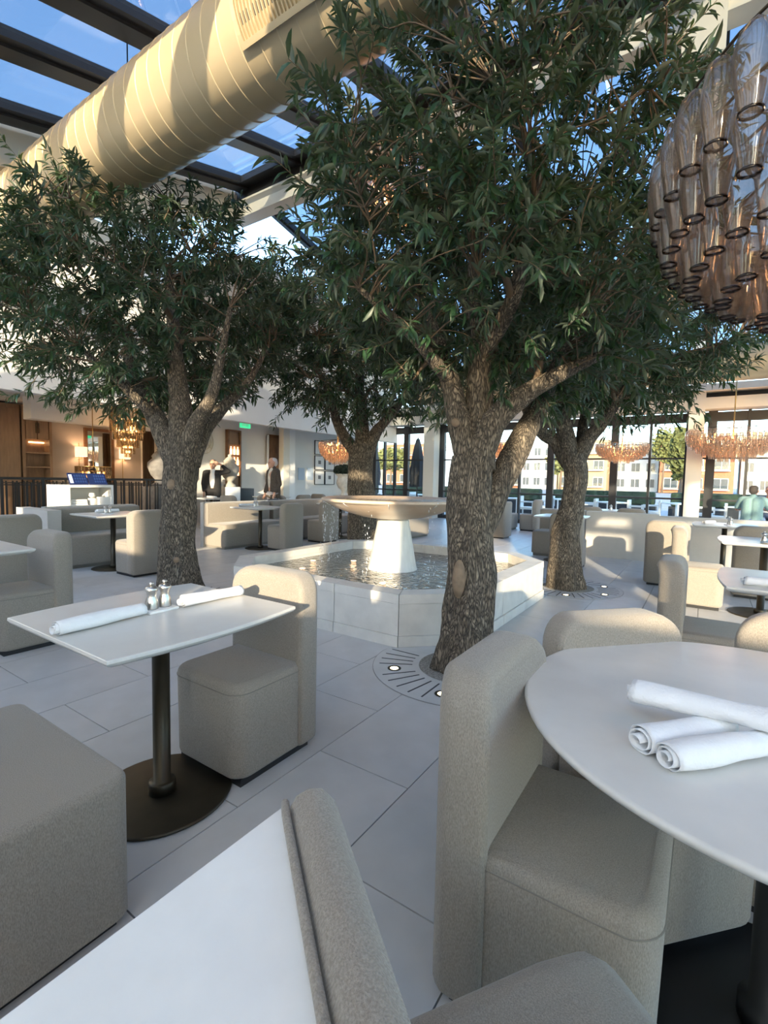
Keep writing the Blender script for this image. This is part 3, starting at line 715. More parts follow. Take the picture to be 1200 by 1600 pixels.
tree('olive tree with a twisted trunk between the fountain and the banquettes', TREES[2],
     [(884, 920), (881, 880), (882, 840), (894, 790), (899, 740), (894, 712)], [.235, .19, .165, .135, .145, .155],
     [([(890, 722), (868, 690), (846, 675), (825, 645), (800, 580)], [.12, .085, .075, .06, .03], (0, .1, .1, .1, .2)),
      ([(894, 722), (884, 680), (878, 640), (880, 560), (885, 500)], [.12, .10, .08, .05, .03], Z4 + (0,)),
      ([(902, 720), (920, 685), (942, 660), (975, 610), (1010, 560)], [.11, .085, .07, .05, .03], (0, -.1, -.2, -.3, -.4)),
      ([(905, 715), (912, 660), (925, 600), (960, 520)], [.08, .06, .05, .03], (0, .2, .3, .5))],
     pd(945, 525, 5.95), (1.82, 1.82, 1.16), 880, 29, 300, 37, .105)
tree('dark olive tree behind the fountain bowl', TREES[3],
     [(565, 876), (566, 800), (563, 740), (566, 695)], [.26, .21, .20, .20],
     [([(562, 715), (540, 685), (527, 660), (515, 620), (490, 560)], [.12, .09, .075, .05, .03], (0, .1, .1, .2, .3)),
      ([(566, 712), (566, 660), (562, 600), (560, 520)], [.13, .10, .07, .04], Z4),
      ([(572, 712), (588, 675), (605, 655), (640, 610), (680, 560)], [.12, .09, .07, .05, .03], (0, -.1, -.2, -.3, -.4))],
     pd(560, 540, 7.35), (1.95, 1.95, 1.40), 860, 28, 0, 51, .11)

# ------------------------------------------------------------------ chairs
def make_chair():
    t = thing('slipper_chair', '', 'chair')
    w, d = 0.235, 0.265
    # seat block: rounded front corners, crowned top
    me = bevelbox('seat', -w + .008, w - .008, -d, d - .10, 0.03, 0.435, 'taupe_fabric',
                  [(lambda e: isdir(2)(e) and e.verts[0].co.y < 0, 0.08, 6),
                   (lambda e: sharp(e) and e.verts[0].co.z > .4 and e.verts[1].co.z > .4, 0.035, 5),
                   (lambda e: sharp(e) and e.verts[0].co.z < .1 and e.verts[1].co.z < .1, 0.025, 3)])
    for v in me.vertices:
        if v.co.z > 0.40: v.co.z += 0.022 * max(0, 1 - (v.co.x / w) ** 2) * max(0, 1 - ((v.co.y + .05) / d) ** 2)
        v.co.y += 0.02 * max(0, (0.435 - v.co.z)) * (1 if v.co.y < -d * .6 else 0)
    obj('seat', me, t)
    # back slab to the floor, big radius at the top corners
    mb = bevelbox('backrest', -w - .012, w + .012, d - .135, d, 0.03, 0.84, 'taupe_fabric',
                  [(lambda e: isdir(1)(e) and e.verts[0].co.z > .8, 0.10, 7),
                   (lambda e: sharp(e) and not isdir(0)(e) or (sharp(e) and e.verts[0].co.z > .5), 0.038, 4),
                   (lambda e: sharp(e) and e.verts[0].co.z < .1 and e.verts[1].co.z < .1, 0.02, 2)])
    for v in mb.vertices: v.co.y -= 0.05 * (v.co.x / w) ** 2
    obj('backrest', mb, t)
    # seam around the seat top
    path = [(-w + .008, d - .14, .399), (-w + .008, -.1, .399)]
    for k in range(9): a = R(180 + 90 * k / 8); path.append((-w + .088 + .08 * math.cos(a), -d + .08 + .08 * math.sin(a), .399))
    for k in range(9): a = R(270 + 90 * k / 8); path.append((w - .088 + .08 * math.cos(a), -d + .08 + .08 * math.sin(a), .399))
    path += [(w - .008, -.1, .399), (w - .008, d - .14, .399)]
    s = MB(); s.tube(path, 0.0022, 5); s.build('seam', 'seam', t)
    MB().box(-w + .03, w - .03, -d + .04, d - .085, 0.0, 0.032).build('plinth', 'black_metal', t)
    return t
chair0 = make_chair(); _first = [True]
def chair(x, y, deg, label, group=None):
    if _first[0]:
        _first[0] = False; chair0.location = (x, y, 0); chair0.rotation_euler = (0, 0, R(deg)); chair0['label'] = label; return chair0
    return copy_thing(chair0, (x, y, 0), R(deg), label, group)

# ------------------------------------------------------------------ tables
def make_square_table():
    t = thing('bistro_table', '', 'table')
    ax, ay, bow = 0.36, 0.385, 0.035
    def outline(s):
        p = []
        for i in range(9): u = -1 + i / 4; p.append((ax + bow * (1 - u * u), ay * u))
        for i in range(9): u = 1 - i / 4; p.append((-ax - bow * (1 - u * u), ay * u))
        return [(x * s, y * s) for x, y in p]
    m = MB(); n = 18
    lay = [(outline(0.93), .718), (outline(0.985), .730), (outline(1.0), .739), (outline(0.998), .748), (outline(.992), .75)]
    for o_, z in lay: m.v += [(x, y, z) for x, y in o_]
    for L in range(4): m.f += [(L * n + i, L * n + (i + 1) % n, (L + 1) * n + (i + 1) % n, (L + 1) * n + i) for i in range(n)]
    m.f += [tuple(range(n - 1, -1, -1)), tuple(4 * n + i for i in range(n))]
    me = m.mesh('table_top', 'table_stone'); smooth_by_angle(me, 30); obj('table_top', me, t)
    MB().lathe([(.0, .012), (.052, .012), (.052, .055), (.046, .06), (0.033, .06), (0.033, .70), (.10, .705), (.10, .718), (0, .718)], 28).build('pole', 'bronze', t, True)
    MB().lathe([(0, 0), (.262, 0), (.27, .004), (.27, .009), (.26, .013), (0, .013)], 48).build('base_plate', 'bronze', t, True)
    return t
tab0 = make_square_table(); _ft = [True]
def table(x, y, deg, label, group=None):
    if _ft[0]:
        _ft[0] = False; tab0.location = (x, y, 0); tab0.rotation_euler = (0, 0, R(deg)); tab0['label'] = label; return tab0
    return copy_thing(tab0, (x, y, 0), R(deg), label, group)

# ------------------------------------------------------------------ napkins and mills
def napkin_mesh(seed, L=0.24, r=0.024):
    rg = random.Random(seed); m = MB(); nt_, nl = 52, 18; turns = 2.6; th = 0.0016
    for side in (0, 1):
        for j in range(nl + 1):
            y = (j / nl - .5) * L
            for i in range(nt_ + 1):
                f = i / nt_; a = f * turns * 2 * math.pi
                yy = y + (0.018 * (f - .5) if abs(y) > L * .42 else 0) + .004 * math.sin(a * .7 + seed)
                rr = 0.006 + (r - .006) * f ** .75 + th * side
                rr *= 1 + 0.10 * noise.noise(Vector((math.cos(a) * 1.3, math.sin(a) * 1.3, y * 14 + seed * 5))) + .08 * math.cos(y / L * 5 + seed)
                m.v.append((rr * math.cos(a) * 1.12, yy, rr * math.sin(a) * .86))
    st = nt_ + 1; off = (nl + 1) * st
    for j in range(nl):
        for i in range(nt_):
            q = (j * st + i, j * st + i + 1, (j + 1) * st + i + 1, (j + 1) * st + i)
            m.f.append(q); m.f.append(tuple(off + k for k in reversed(q)))
    for i in range(nt_):
        m.f.append((i, off + i, off + i + 1, i + 1)); e = nl * st; m.f.append((e + i, e + i + 1, off + e + i + 1, off + e + i))
    for j in range(nl):
        m.f.append((j * st + nt_, off + j * st + nt_, off + (j + 1) * st + nt_, (j + 1) * st + nt_))
    zmin = min(v[2] for v in m.v); m.v = [(x, y, z - zmin) for x, y, z in m.v]
    return m.mesh('rolled_napkin', 'linen', True)
nap_me = [napkin_mesh(s) for s in (1, 2, 3)]
def napkin(p0, p1, z, label, v=0, zt=0.0, group=None, sc=1.22):
    p0, p1 = Vector(p0), Vector(p1); d = p1 - p0; L = math.hypot(d.x, d.y)
    o = obj('rolled_napkin', nap_me[v % 3], None, ((p0.x + p1.x) / 2, (p0.y + p1.y) / 2, z))
    o.rotation_euler = (zt, 0, math.atan2(-d.x, d.y)); o.scale = (sc, L / 0.24, sc)
    return tag(o, label, 'napkin', group)
def make_mill():
    t = thing('pepper_mill', '', 'pepper mill')
    MB().lathe([(0, 0), (.024, 0), (.0245, .004), (.0235, .03), (.018, .046), (.0165, .052), (.019, .066), (.0245, .074), (.0245, .082), (.020, .088), (.012, .092), (0, .092)], 20).build('mill_body', 'steel', t, True)
    MB().lathe([(0, .091), (.006, .091), (.006, .097), (.010, .100), (.010, .105), (.005, .109), (0, .110)], 14).build('mill_knob', 'steel', t, True)
    return t
mill0 = make_mill(); _fm = [True]
tray_me = bevelbox('condiment_tray', -.048, .048, -.062, .062, 0, .010, 'wall_stone', [(sharp, .003, 2)])
def mills(x, y, z, deg, where):
    tr = obj('condiment_tray', tray_me, None, (x, y, z), (0, 0, R(deg))); tag(tr, 'small white stone tray for mills ' + where, 'tray')
    c, s = math.cos(R(deg)), math.sin(R(deg))
    for k, dy in enumerate((-.028, .028)):
        p = (x - s * dy, y + c * dy, z + .010); lb = 'steel %s mill on the tray ' % ('pepper', 'salt')[k] + where
        lb = 'brushed steel condiment mill ' + where
        if _fm[0]:
            _fm[0] = False; mill0.location = p; mill0['label'] = lb; mill0['group'] = 'mills ' + where
        else: copy_thing(mill0, p, 0, lb, 'mills ' + where)

# ---- near left table group
table(-1.77, 1.075, 0, 'bow-sided stone bistro table with two rolled napkins and mills, before the fountain')
chair(-1.745, 1.505, 0, 'taupe slipper chair facing the bistro table, its back to the fountain')
napkin((-1.765, .70), (-1.775, 1.005), .751, 'long rolled white napkin near the free edge of the bistro table', 0)
napkin((-1.76, 1.16), (-1.735, 1.44), .751, 'rolled white napkin beside the mills, towards the chair and fountain', 1, sc=1.15)
mills(-1.80, 1.085, .750, 0, 'on the bistro table before the fountain')
# wide bench seat at the near end of that table
b = thing('bench_seat', 'wide grey-taupe upholstered bench at the near end of the bistro table', 'bench', (-1.70, .36, 0))
me = bevelbox('seat', -.385, .385, -.34, .35, .03, .44, 'taupe_fabric', [(lambda e: isdir(2)(e) and e.verts[0].co.y > 0, .05, 5), (lambda e: sharp(e) and e.verts[0].co.z > .4 and e.verts[1].co.z > .4, .022, 4)])
for v in me.vertices:
    if v.co.z > .41: v.co.z += .02 * max(0, 1 - (v.co.x / .385) ** 2)
obj('seat', me, b)
me = bevelbox('backrest', -.40, .40, -.48, -.35, .03, .85, 'taupe_fabric', [(lambda e: isdir(1)(e) and e.verts[0].co.z > .8, .10, 6), (sharp, .035, 3)]); obj('backrest', me, b)
MB().tube([(.378, -.33, .422), (.381, .27, .422), (.335, .348, .422), (-.335, .348, .422)], .002, 5).build('seam', 'seam', b)
MB().box(-.36, .36, -.45, .31, 0, .03).build('plinth', 'black_metal', b)

# ---- curved banquette under the viewer with white ledge wall, round table
RTX, RTY = 0.19, 1.41
bq = thing('diagonal_banquette', 'taupe banquette with piped back cushion set diagonally against a white stone ledge', 'banquette', (RTX, RTY, 0))
bq.location = (-0.477, 0.478, 0); bq.rotation_euler = (0, 0, math.atan2(-.616, .788))      # local x along the back, local y towards the table
def sweep(prof, x0, x1):
    n = len(prof)
    return MB().add([(x0, y, z) for y, z in prof] + [(x1, y, z) for y, z in prof], [tuple(range(n)), tuple(range(2 * n - 1, n - 1, -1))] + [(i, n + i, n + (i + 1) % n, (i + 1) % n) for i in range(n)])
def soften(me, r=.03, sg=3, ang=55, sel=None):
    bm = bmesh.new(); bm.from_mesh(me); bmesh.ops.recalc_face_normals(bm, faces=bm.faces)
    es = [e for e in bm.edges if len(e.link_faces) == 2 and e.calc_face_angle(0) > R(ang) and (sel is None or sel(e))]
    bmesh.ops.bevel(bm, geom=es, offset=r, segments=sg, profile=.5, affect='EDGES', clamp_overlap=True); bm.to_mesh(me); bm.free(); smooth_by_angle(me, 45)
BL = 1.75
cush = [(.004, .40), (.004, .80), (.004, .826), (.012, .840), (.030, .848), (.050, .845), (.068, .825), (.080, .785), (.10, .68), (.13, .52), (.15, .42), (.15, .40)]
me = sweep(cush, 0.0, BL).mesh('back_cushion', 'taupe_fabric'); soften(me, .022, 4, 70, lambda e: max(abs(v.co.x) for v in e.verts) < .01); obj('back_cushion', me, bq)
MB().tube([(-.004, .012, .40), (-.004, .008, .60), (-.003, .002, .80), (.004, -.002, .826), (.03, -.004, .829), (.3, -.004, .829), (BL, -.004, .829)], .006, 8).build('piping', 'taupe_fabric', bq, True)
seat = [(.10, .03), (.10, .40), (.16, .425), (.45, .452), (.545, .446), (.58, .42), (.59, .38), (.575, .03)]
me = sweep(seat, -.02, BL).mesh('seat', 'taupe_fabric'); soften(me, .06, 5, 60, lambda e: max(v.co.x for v in e.verts) < .01 and min(v.co.z for v in e.verts) > .3 or (max(v.co.x for v in e.verts) < .01 and abs(e.verts[0].co.y - e.verts[1].co.y) < .05 and max(v.co.y for v in e.verts) > .5)); obj('seat', me, bq)
# ledge wall: flat stone top behind the cushion; its free side follows the room axis
rz_ = math.atan2(-.616, .788); lc = lambda X, Y: ((X + .477) * .788 - (Y - .478) * .616, (X + .477) * .616 + (Y - .478) * .788)
MB().prism([lc(-.483, -.62), lc(.60, -.62), (BL, -.35), (BL, -.002), (0.0, -.002)], 0.0, 0.82).build('ledge_wall', 'wall_stone', bq)
rt = thing('round_table', 'large round stone table with three rolled napkins', 'table', (RTX, RTY, 0))
MB().lathe([(0, .715), (.50, .715), (.545, .722), (.582, .734), (.585, .742), (.582, .749), (.575, .75), (0, .75)], 72).build('table_top', 'table_stone', rt, True)
MB().lathe([(0, .012), (.06, .012), (.06, .06), (.04, .065), (.04, .70), (.12, .705), (.12, .716), (0, .716)], 24).build('pole', 'black_metal', rt, True)
MB().lathe([(0, 0), (.31, 0), (.32, .005), (.31, .012), (0, .013)], 48).build('base_plate', 'black_metal', rt, True)
smooth_by_angle(rt.children[0].data, 30) if False else None
napkin((-.085, 1.075), (.06, 1.255), .751, 'rolled white napkin lying under the crossing one on the round table', 2)
napkin((-.035, 1.035), (.125, 1.215), .751, 'rolled white napkin with open spiral end on the round table', 0)
napkin((-.12, 1.245), (.145, 1.225), .788, 'rolled white napkin laid across the two others on the round table', 1, zt=R(3))
chair(-.285, 1.24, 90, 'taupe slipper chair tucked sideways to the round table by the near tree')
chair(-.135, 1.715, 47, 'taupe slipper chair behind the round table, set at an angle')
chair(.345, 1.99, -8, 'taupe slipper chair at the round table facing the diagonal banquette')

# ---- row to the right
chair(.02, 3.50, 90, 'taupe slipper chair drawn up sideways to the table with one folded napkin')
table(.48, 3.565, 0, 'bow-sided table with a single flat napkin, right of the near tree')
napkin((.20, 3.30), (.52, 3.30), .751, 'flat rolled napkin on the edge of the table with one napkin', 2)
chair(-.05, 6.22, 90, 'taupe slipper chair sideways to the table with one mill')
table(.52, 6.12, 0, 'bow-sided table with a steel mill and a plate, two rows from the round table')
p = at(1172, 848, .75); q = copy_thing(mill0, (.50, 6.0, .75), 0, 'single steel mill with wide cap beside a plate', None)
q['group'] = ''
del q['group']
pl = MB().lathe([(0, 0), (.07, 0), (.11, .012), (.112, .015), (.07, .005), (0, .005)], 28).build('plate', 'white_paint', None, True, (.58, 5.86, .75)); tag(pl, 'round white plate beside the single steel mill', 'plate')
pr = at(1045, 812, .85); chair(pr.x, pr.y + .1, 180, 'taupe slipper chair turned to the window, behind the table with the plate')
pr = at(1170, 819, .85); chair(pr.x + .1, pr.y, 180, 'taupe slipper chair turned to the window, beside the set table with mills')
table(.25, 8.35, 0, 'set bow-sided table with mills and glasses below the far chandelier')
mills(.30, 8.25, .750, 20, 'on the set table below the chandelier')
napkin((.0, 8.15), (.12, 8.45), .751, 'white napkin lying on the set table below the chandelier', 0)
# low dividing wall with benches in front of the window tables
def banquette(name, label, x0, x1, y0, y1, wall_side, h=.81, seat_d=.56, ends=True):
    """straight banquette: low white wall on wall_side ('-x','+x','-y','+y') with seat and back cushion"""
    t = thing(name, label, 'banquette', ((x0 + x1) / 2, (y0 + y1) / 2, 0)); cx, cy = (x0 + x1) / 2, (y0 + y1) / 2
    L = (y1 - y0) if 'x' in wall_side else (x1 - x0)
    rot = {'-x': 90, '+x': -90, '+y': 180, '-y': 0}[wall_side]     # local: wall at -y .. no: wall at local y<0
    rz = {'-y': 0, '+x': 90, '+y': 180, '-x': -90}[wall_side]
    t.rotation_euler = (0, 0, R(rz)); D_ = (x1 - x0) if 'x' in wall_side else (y1 - y0)
    yb = -D_ / 2
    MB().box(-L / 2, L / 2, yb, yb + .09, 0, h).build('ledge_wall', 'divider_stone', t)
    if ends: MB().box(-L / 2 - .03, -L / 2, yb, yb + .13, 0, h).build('end_panel', 'wall_stone', t)
    obj('back_cushion', bevelbox('back_cushion', -L / 2, L / 2, yb + .092, yb + .21, .38, h - .01, 'taupe_fabric', [(lambda e: isdir(0)(e) and e.verts[0].co.z > .5, .04, 4), (sharp, .015, 2)]), t)
    obj('seat', bevelbox('seat', -L / 2 + .01, L / 2 - .01, yb + .095, D_ / 2, .05, .44, 'taupe_fabric', [(lambda e: isdir(2)(e) and e.verts[0].co.y > 0, .06, 4), (lambda e: sharp(e) and e.verts[0].co.z > .4 and e.verts[1].co.z > .4, .035, 4)]), t)
    MB().box(-L / 2 + .04, L / 2 - .04, yb + .1, D_ / 2 - .04, 0, .05).build('plinth', 'seam', t)
    return t
# dividing wall, right of the window-side tree
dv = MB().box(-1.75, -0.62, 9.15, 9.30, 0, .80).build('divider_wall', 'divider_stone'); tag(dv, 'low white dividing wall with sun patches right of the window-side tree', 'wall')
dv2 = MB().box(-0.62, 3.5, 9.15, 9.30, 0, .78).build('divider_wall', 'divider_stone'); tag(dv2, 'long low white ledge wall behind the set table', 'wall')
chair(-1.72, 7.72, 180, 'taupe slipper chair half hidden by the twisted tree trunk')
banquette('straight_banquette', 'short taupe bench against the end of the low dividing wall', -2.55, -1.78, 8.55, 9.28, '+y', ends=False)
table(-1.95, 8.25, 0, 'bow-sided table beyond the twisted tree trunk')
pr = at(955, 788, .85); chair(-1.9, 10.3, 180, 'taupe slipper chair behind the dividing wall, left of a pair')
chair(-1.15, 10.3, 180, 'taupe slipper chair behind the dividing wall, with a sun patch')
table(-1.5, 10.95, 0, 'table with mills behind the dividing wall')
mills(-1.6, 10.8, .75, 0, 'on the table behind the dividing wall')
# benches toward the windows, beyond the fountain
for i, y in enumerate((10.4, 12.0)):
    banquette('straight_banquette', ('taupe bench nearest the fountain in the window row', 'taupe bench furthest along in the window row')[i], -5.0, -4.28, y, y + 1.15, '-x')
chair(-3.95, 10.75, -90, 'taupe slipper chair in the window row nearest the fountain'); table(-4.35 + .1, 9.85, 0, 'bow-sided table in front of the window row benches')
chair(-3.85, 12.9, -90, 'taupe slipper chair in the window row by the glass')
banquette('straight_banquette', 'taupe bench half hidden behind the fountain bowl', -5.95, -5.3, 8.4, 9.9, '-x')

# ---- rows to the left
banquette('straight_banquette', 'long taupe banquette with white end panel behind the fountain', -7.62, -6.95, 5.42, 6.9, '-x')
table(-6.66, 5.98, 0, 'table with mills at the long banquette behind the fountain')
mills(-6.75, 5.95, .75, 0, 'on the table at the long banquette')
napkin((-6.95, 5.75), (-6.95, 6.05), .751, 'white napkin on the table at the long banquette', 1)
chair(-6.22, 6.17, -90, 'taupe slipper chair with its back to the fountain, opposite the long banquette')
banquette('straight_banquette', 'taupe banquette next to the long one, behind the falling water', -7.62, -6.95, 7.0, 9.4, '-x')
chair(-6.45, 7.46, -90, 'taupe slipper chair behind the falling water of the bowl')
chair(-6.45, 8.9, -90, 'taupe slipper chair between the bowl and the planted urn')
table(-6.6, 8.2, 0, 'table behind the bowl of the fountain')
# left bench with chair and table near the host stand
banquette('straight_banquette', 'taupe banquette below the host stand', -7.75, -7.0, 2.95, 4.25, '-x', ends=False)
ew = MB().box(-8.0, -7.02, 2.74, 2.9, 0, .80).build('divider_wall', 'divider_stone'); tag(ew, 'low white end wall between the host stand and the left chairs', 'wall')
table(-6.70, 3.40, 0, 'table with mills and napkin below the host stand')
mills(-6.72, 3.34, .75, 0, 'on the table below the host stand')
napkin((-6.95, 3.3), (-6.95, 3.6), .751, 'white napkin on the table below the host stand', 0)
chair(-6.08, 3.44, -90, 'taupe slipper chair dappled with sun, left of the broad tree')
chair(-4.22, 1.50, 0, 'taupe slipper chair facing the table with mills, left of the bistro table')
table(-4.30, 1.075, 0, 'bow-sided table with mills, left of the bistro table')
mills(-4.12, 1.12, .75, 0, 'on the table left of the bistro table')
pr = at(28, 803, .85); chair(pr.x - .25, pr.y, -90, 'taupe slipper chair standing before the low white end wall')
# chairs and tables behind the left banquettes
for i, (px, py) in enumerate(((365, 773), (409, 772), (441, 773), (468, 772), (503, 771))):
    q = at(px, py, .85); chair(q.x, q.y, -90 if i % 2 else 180, ('taupe slipper chair behind the banquette, below the suited person', 'taupe slipper chair behind the banquette, between the two standing people', 'taupe slipper chair before the wooden door', 'taupe slipper chair beside the door column', 'taupe slipper chair below the framed pictures')[i])
for i, (px, py) in enumerate(((330, 776), (425, 774), (545, 772))):
    q = at(px, py, .78); table(q.x, q.y, 0, ('table below the suited person', 'table below the person by the door', 'table below the planted urn')[i])
    q2 = Vector((q.x, q.y, .75)); napkin((q2.x - .15, q2.y), (q2.x + .15, q2.y + .02), .751, ('napkin on the table below the suited person', 'napkin on the table below the person by the door', 'napkin on the table below the planted urn')[i], i)

# ------------------------------------------------------------------ chandeliers of glass vases
def vase_mesh(name, material, seg=8, sc=1.0):
    prof = [(.004, 0), (.020, -.004), (.032, -.018), (.041, -.05), (.050, -.105), (.046, -.15), (.034, -.215), (.029, -.245)]
    m = MB(); n = len(prof)
    for k in range(seg):
        a = 2 * math.pi * k / seg
        for i, (r_, z_) in enumerate(prof):
            tw = a + 0.5 * (i / n); fac = 1 + .10 * math.cos(a * 4)
            m.v.append((r_ * fac * math.cos(tw) * sc, r_ * fac * math.sin(tw) * sc, z_ * sc))
    for k in range(seg):
        k2 = (k + 1) % seg
        for i in range(n - 1): m.f.append((k * n + i, k2 * n + i, k2 * n + i + 1, k * n + i + 1))
    if seg >= 8:                       # thick lip at the open end
        m.lathe([(.029 * sc, -.249 * sc), (.033 * sc, -.245 * sc), (.029 * sc, -.238 * sc), (.025 * sc, -.244 * sc), (.029 * sc, -.249 * sc)], 12, cap=False)
    me = m.mesh(name, material, True)
    if seg >= 8:
        me.materials.append(M['smoky_lip'])
        for p_ in list(me.polygons)[seg * (n - 1):]: p_.material_index = 1
    return me
vase_near = vase_mesh('glass_vase', 'smoky_glass', 12)
def chandelier(label, c, Rt, hang, individual, material, light, sc=1.0, tiers=7, flat=0.5):
    t = thing('vase_chandelier', label, 'chandelier', c)
    prof = [(1 - (i / tiers) ** 1.6 * .92, -flat * (i / (tiers - 1)) ** .8) for i in range(tiers)]
    st = MB(); vm = vase_mesh('glass_vase', material, 6, sc)
    co = [tuple(v.co) for v in vm.vertices]; fa = [tuple(p.vertices) for p in vm.polygons]
    rings = MB()
    for i, (f, z) in enumerate(prof):
        r_ = Rt * f; n = max(3, int(2 * math.pi * r_ / (.118 * sc)))
        z *= Rt / .95
        for k in range(n):
            a = 2 * math.pi * (k + .5 * (i % 2)) / n; x, y = r_ * math.cos(a), r_ * math.sin(a)
            if individual:
                o = obj('glass_vase', vase_near, t, (x, y, z), (0, 0, rnd.random() * 6)); o.scale = (1, 1, rnd.uniform(.95, 1.05))
            else:
                th = rnd.random() * 6; cs, sn = math.cos(th), math.sin(th)
                st.add([(x + p[0] * cs - p[1] * sn, y + p[0] * sn + p[1] * cs, z + p[2]) for p in co], fa)
        rings.tube([(r_ * math.cos(2 * math.pi * k / 36), r_ * math.sin(2 * math.pi * k / 36), z + .012) for k in range(37)], .005, 5)
    if not individual:
        o = st.build('glass_vases', material, t, True); o['kind'] = 'stuff'
    rings.build('ring_frame', 'bronze', t, True)
    sp = MB()
    for k in range(6):
        a = math.pi * k / 3; sp.tube([(0, 0, .06), (Rt * math.cos(a), Rt * math.sin(a), .012)], .005, 5)
    sp.build('spokes', 'bronze', t, True)
    MB().tube([(0, 0, -flat * .5), (0, 0, hang)], .014, 10).build('rod', 'brass', t, True)
    for k in range(8):
        a = 2 * math.pi * k / 8
        MB().lathe([(0, -.03), (.018, -.02), (.02, 0), (.012, .02), (0, .025)], 8, (Rt * .55 * math.cos(a), Rt * .55 * math.sin(a), -.12 * Rt)).build('bulb', 'bulb', t, True)
    l = bpy.data.lights.new('chandelier_light', 'POINT'); l.energy = light; l.color = (1, .55, .25); l.shadow_soft_size = .1
    lo = bpy.data.objects.new('chandelier_light', l); C.objects.link(lo); lo.parent = t; lo.location = (0, 0, -.2)
    return t
pc = pd(1594, 300, 1.45)
chandelier('large smoked glass vase chandelier hanging over the round table side', (pc.x, pc.y, 2.52), .95, 1.71, True, 'smoky_glass', 9)
pc = pd(1145, 690, 11.3); chandelier('copper-tinted glass chandelier over the window tables by the cream column', (pc.x, pc.y, 2.60), .92, zr(pc.y) - 2.58, False, 'amber_glass', 14)
pc = pd(972, 700, 12.4); chandelier('copper-tinted glass chandelier in front of the windows beyond the dividing wall', (pc.x, pc.y, 2.32), .60, zr(pc.y) - 2.30, False, 'amber_glass', 9, .75)
pc = pd(772, 700, 13.0); chandelier('copper-tinted glass chandelier half hidden by the forked trunk', (pc.x, pc.y, 2.36), .50, zr(pc.y) - 2.34, False, 'amber_glass', 8, .75)
pc = pd(528, 690, 10.8); chandelier('copper-tinted glass chandelier hanging before the framed pictures', (pc.x, pc.y, 2.10), .40, 2.90, False, 'amber_glass', 7, .75, 7, .75)
chandelier('copper-tinted glass chandelier glowing among the leaves above the fountain', (FX, FY, 4.55), .62, zr(FY) - 4.5, False, 'amber_glass', 14, .9)

# tiered chandeliers of straight glass tubes over the stair
def tube_chandelier(label, c, tiers, hang):
    t = thing('tube_chandelier', label, 'chandelier', c)
    for r_, z0_, z1_, n in tiers:
        me = MB().tube([(0, 0, z0_), (0, 0, z1_)], .022, 6).mesh('glass_tube', 'clear_tube', True)
        for k in range(n):
            a = 2 * math.pi * k / n; obj('glass_tube', me, t, (r_ * math.cos(a), r_ * math.sin(a), 0))
        MB().tube([(r_ * math.cos(2 * math.pi * k / 24), r_ * math.sin(2 * math.pi * k / 24), z0_) for k in range(25)], .008, 5).build('tier_ring', 'brass', t, True)
        for k in range(6):
            a = 2 * math.pi * k / 6
            MB().lathe([(0, -.03), (.02, -.015), (.02, .01), (0, .03)], 6, (r_ * .6 * math.cos(a), r_ * .6 * math.sin(a), (z0_ + z1_) / 2)).build('bulb', 'bulb', t, True)
    MB().tube([(0, 0, tiers[-1][0] * 0), (0, 0, hang)], .01, 8).build('rod', 'brass', t, True)
    l = bpy.data.lights.new('stair_light', 'POINT'); l.energy = 5; l.color = (1, .66, .36); l.shadow_soft_size = .1
    lo = bpy.data.objects.new('stair_light', l); C.objects.link(lo); lo.parent = t; lo.location = (0, 0, -.5)
pc = pd(199, 640, 11.6)
tube_chandelier('tall tiered chandelier of clear glass tubes above the stair rail', (pc.x, pc.y, 2.86), [(.37, 0, -.55, 30), (.31, -.30, -.75, 26), (.23, -.55, -.93, 20), (.14, -.75, -1.08, 12), (.06, -.9, -1.16, 6)], .09)
pc = pd(146, 735, 11.4)
tube_chandelier('small drum chandelier of glass tubes hung low behind the screens', (pc.x, pc.y, 1.45), [(.36, 0, -.28, 30), (.25, -.10, -.38, 20)], 1.5)

# ------------------------------------------------------------------ stair railing
rail = thing('stair_railing', 'long black metal railing of uneven vertical bars around the stair', 'railing', (-10.5, 0, 0))
MB().box(-.02, .02, 2.0, 7.15, 1.15, 1.18).build('top_rail', 'black_metal', rail)
MB().box(-.015, .015, 2.0, 7.15, 1.045, 1.065).build('second_rail', 'black_metal', rail)
MB().box(-.015, .015, 2.0, 7.15, .10, .13).build('bottom_rail', 'black_metal', rail)
bar_me = MB().box(-.012, .012, -.012, .012, .02, 1.10).mesh('bar', 'black_metal'); bar2 = MB().box(-.02, .02, -.02, .02, 0, 1.16).mesh('bar', 'black_metal')
y = 2.05; k = 0
while y < 7.15:
    obj('bar', bar2 if k % 7 == 0 else bar_me, rail, (0, y, 0)); y += (.06, .12, .075, .13)[k % 4]; k += 1

rail2 = copy_thing(rail, (-12.4, 1.2, 0), 0, 'far black metal railing on the other side of the stair')
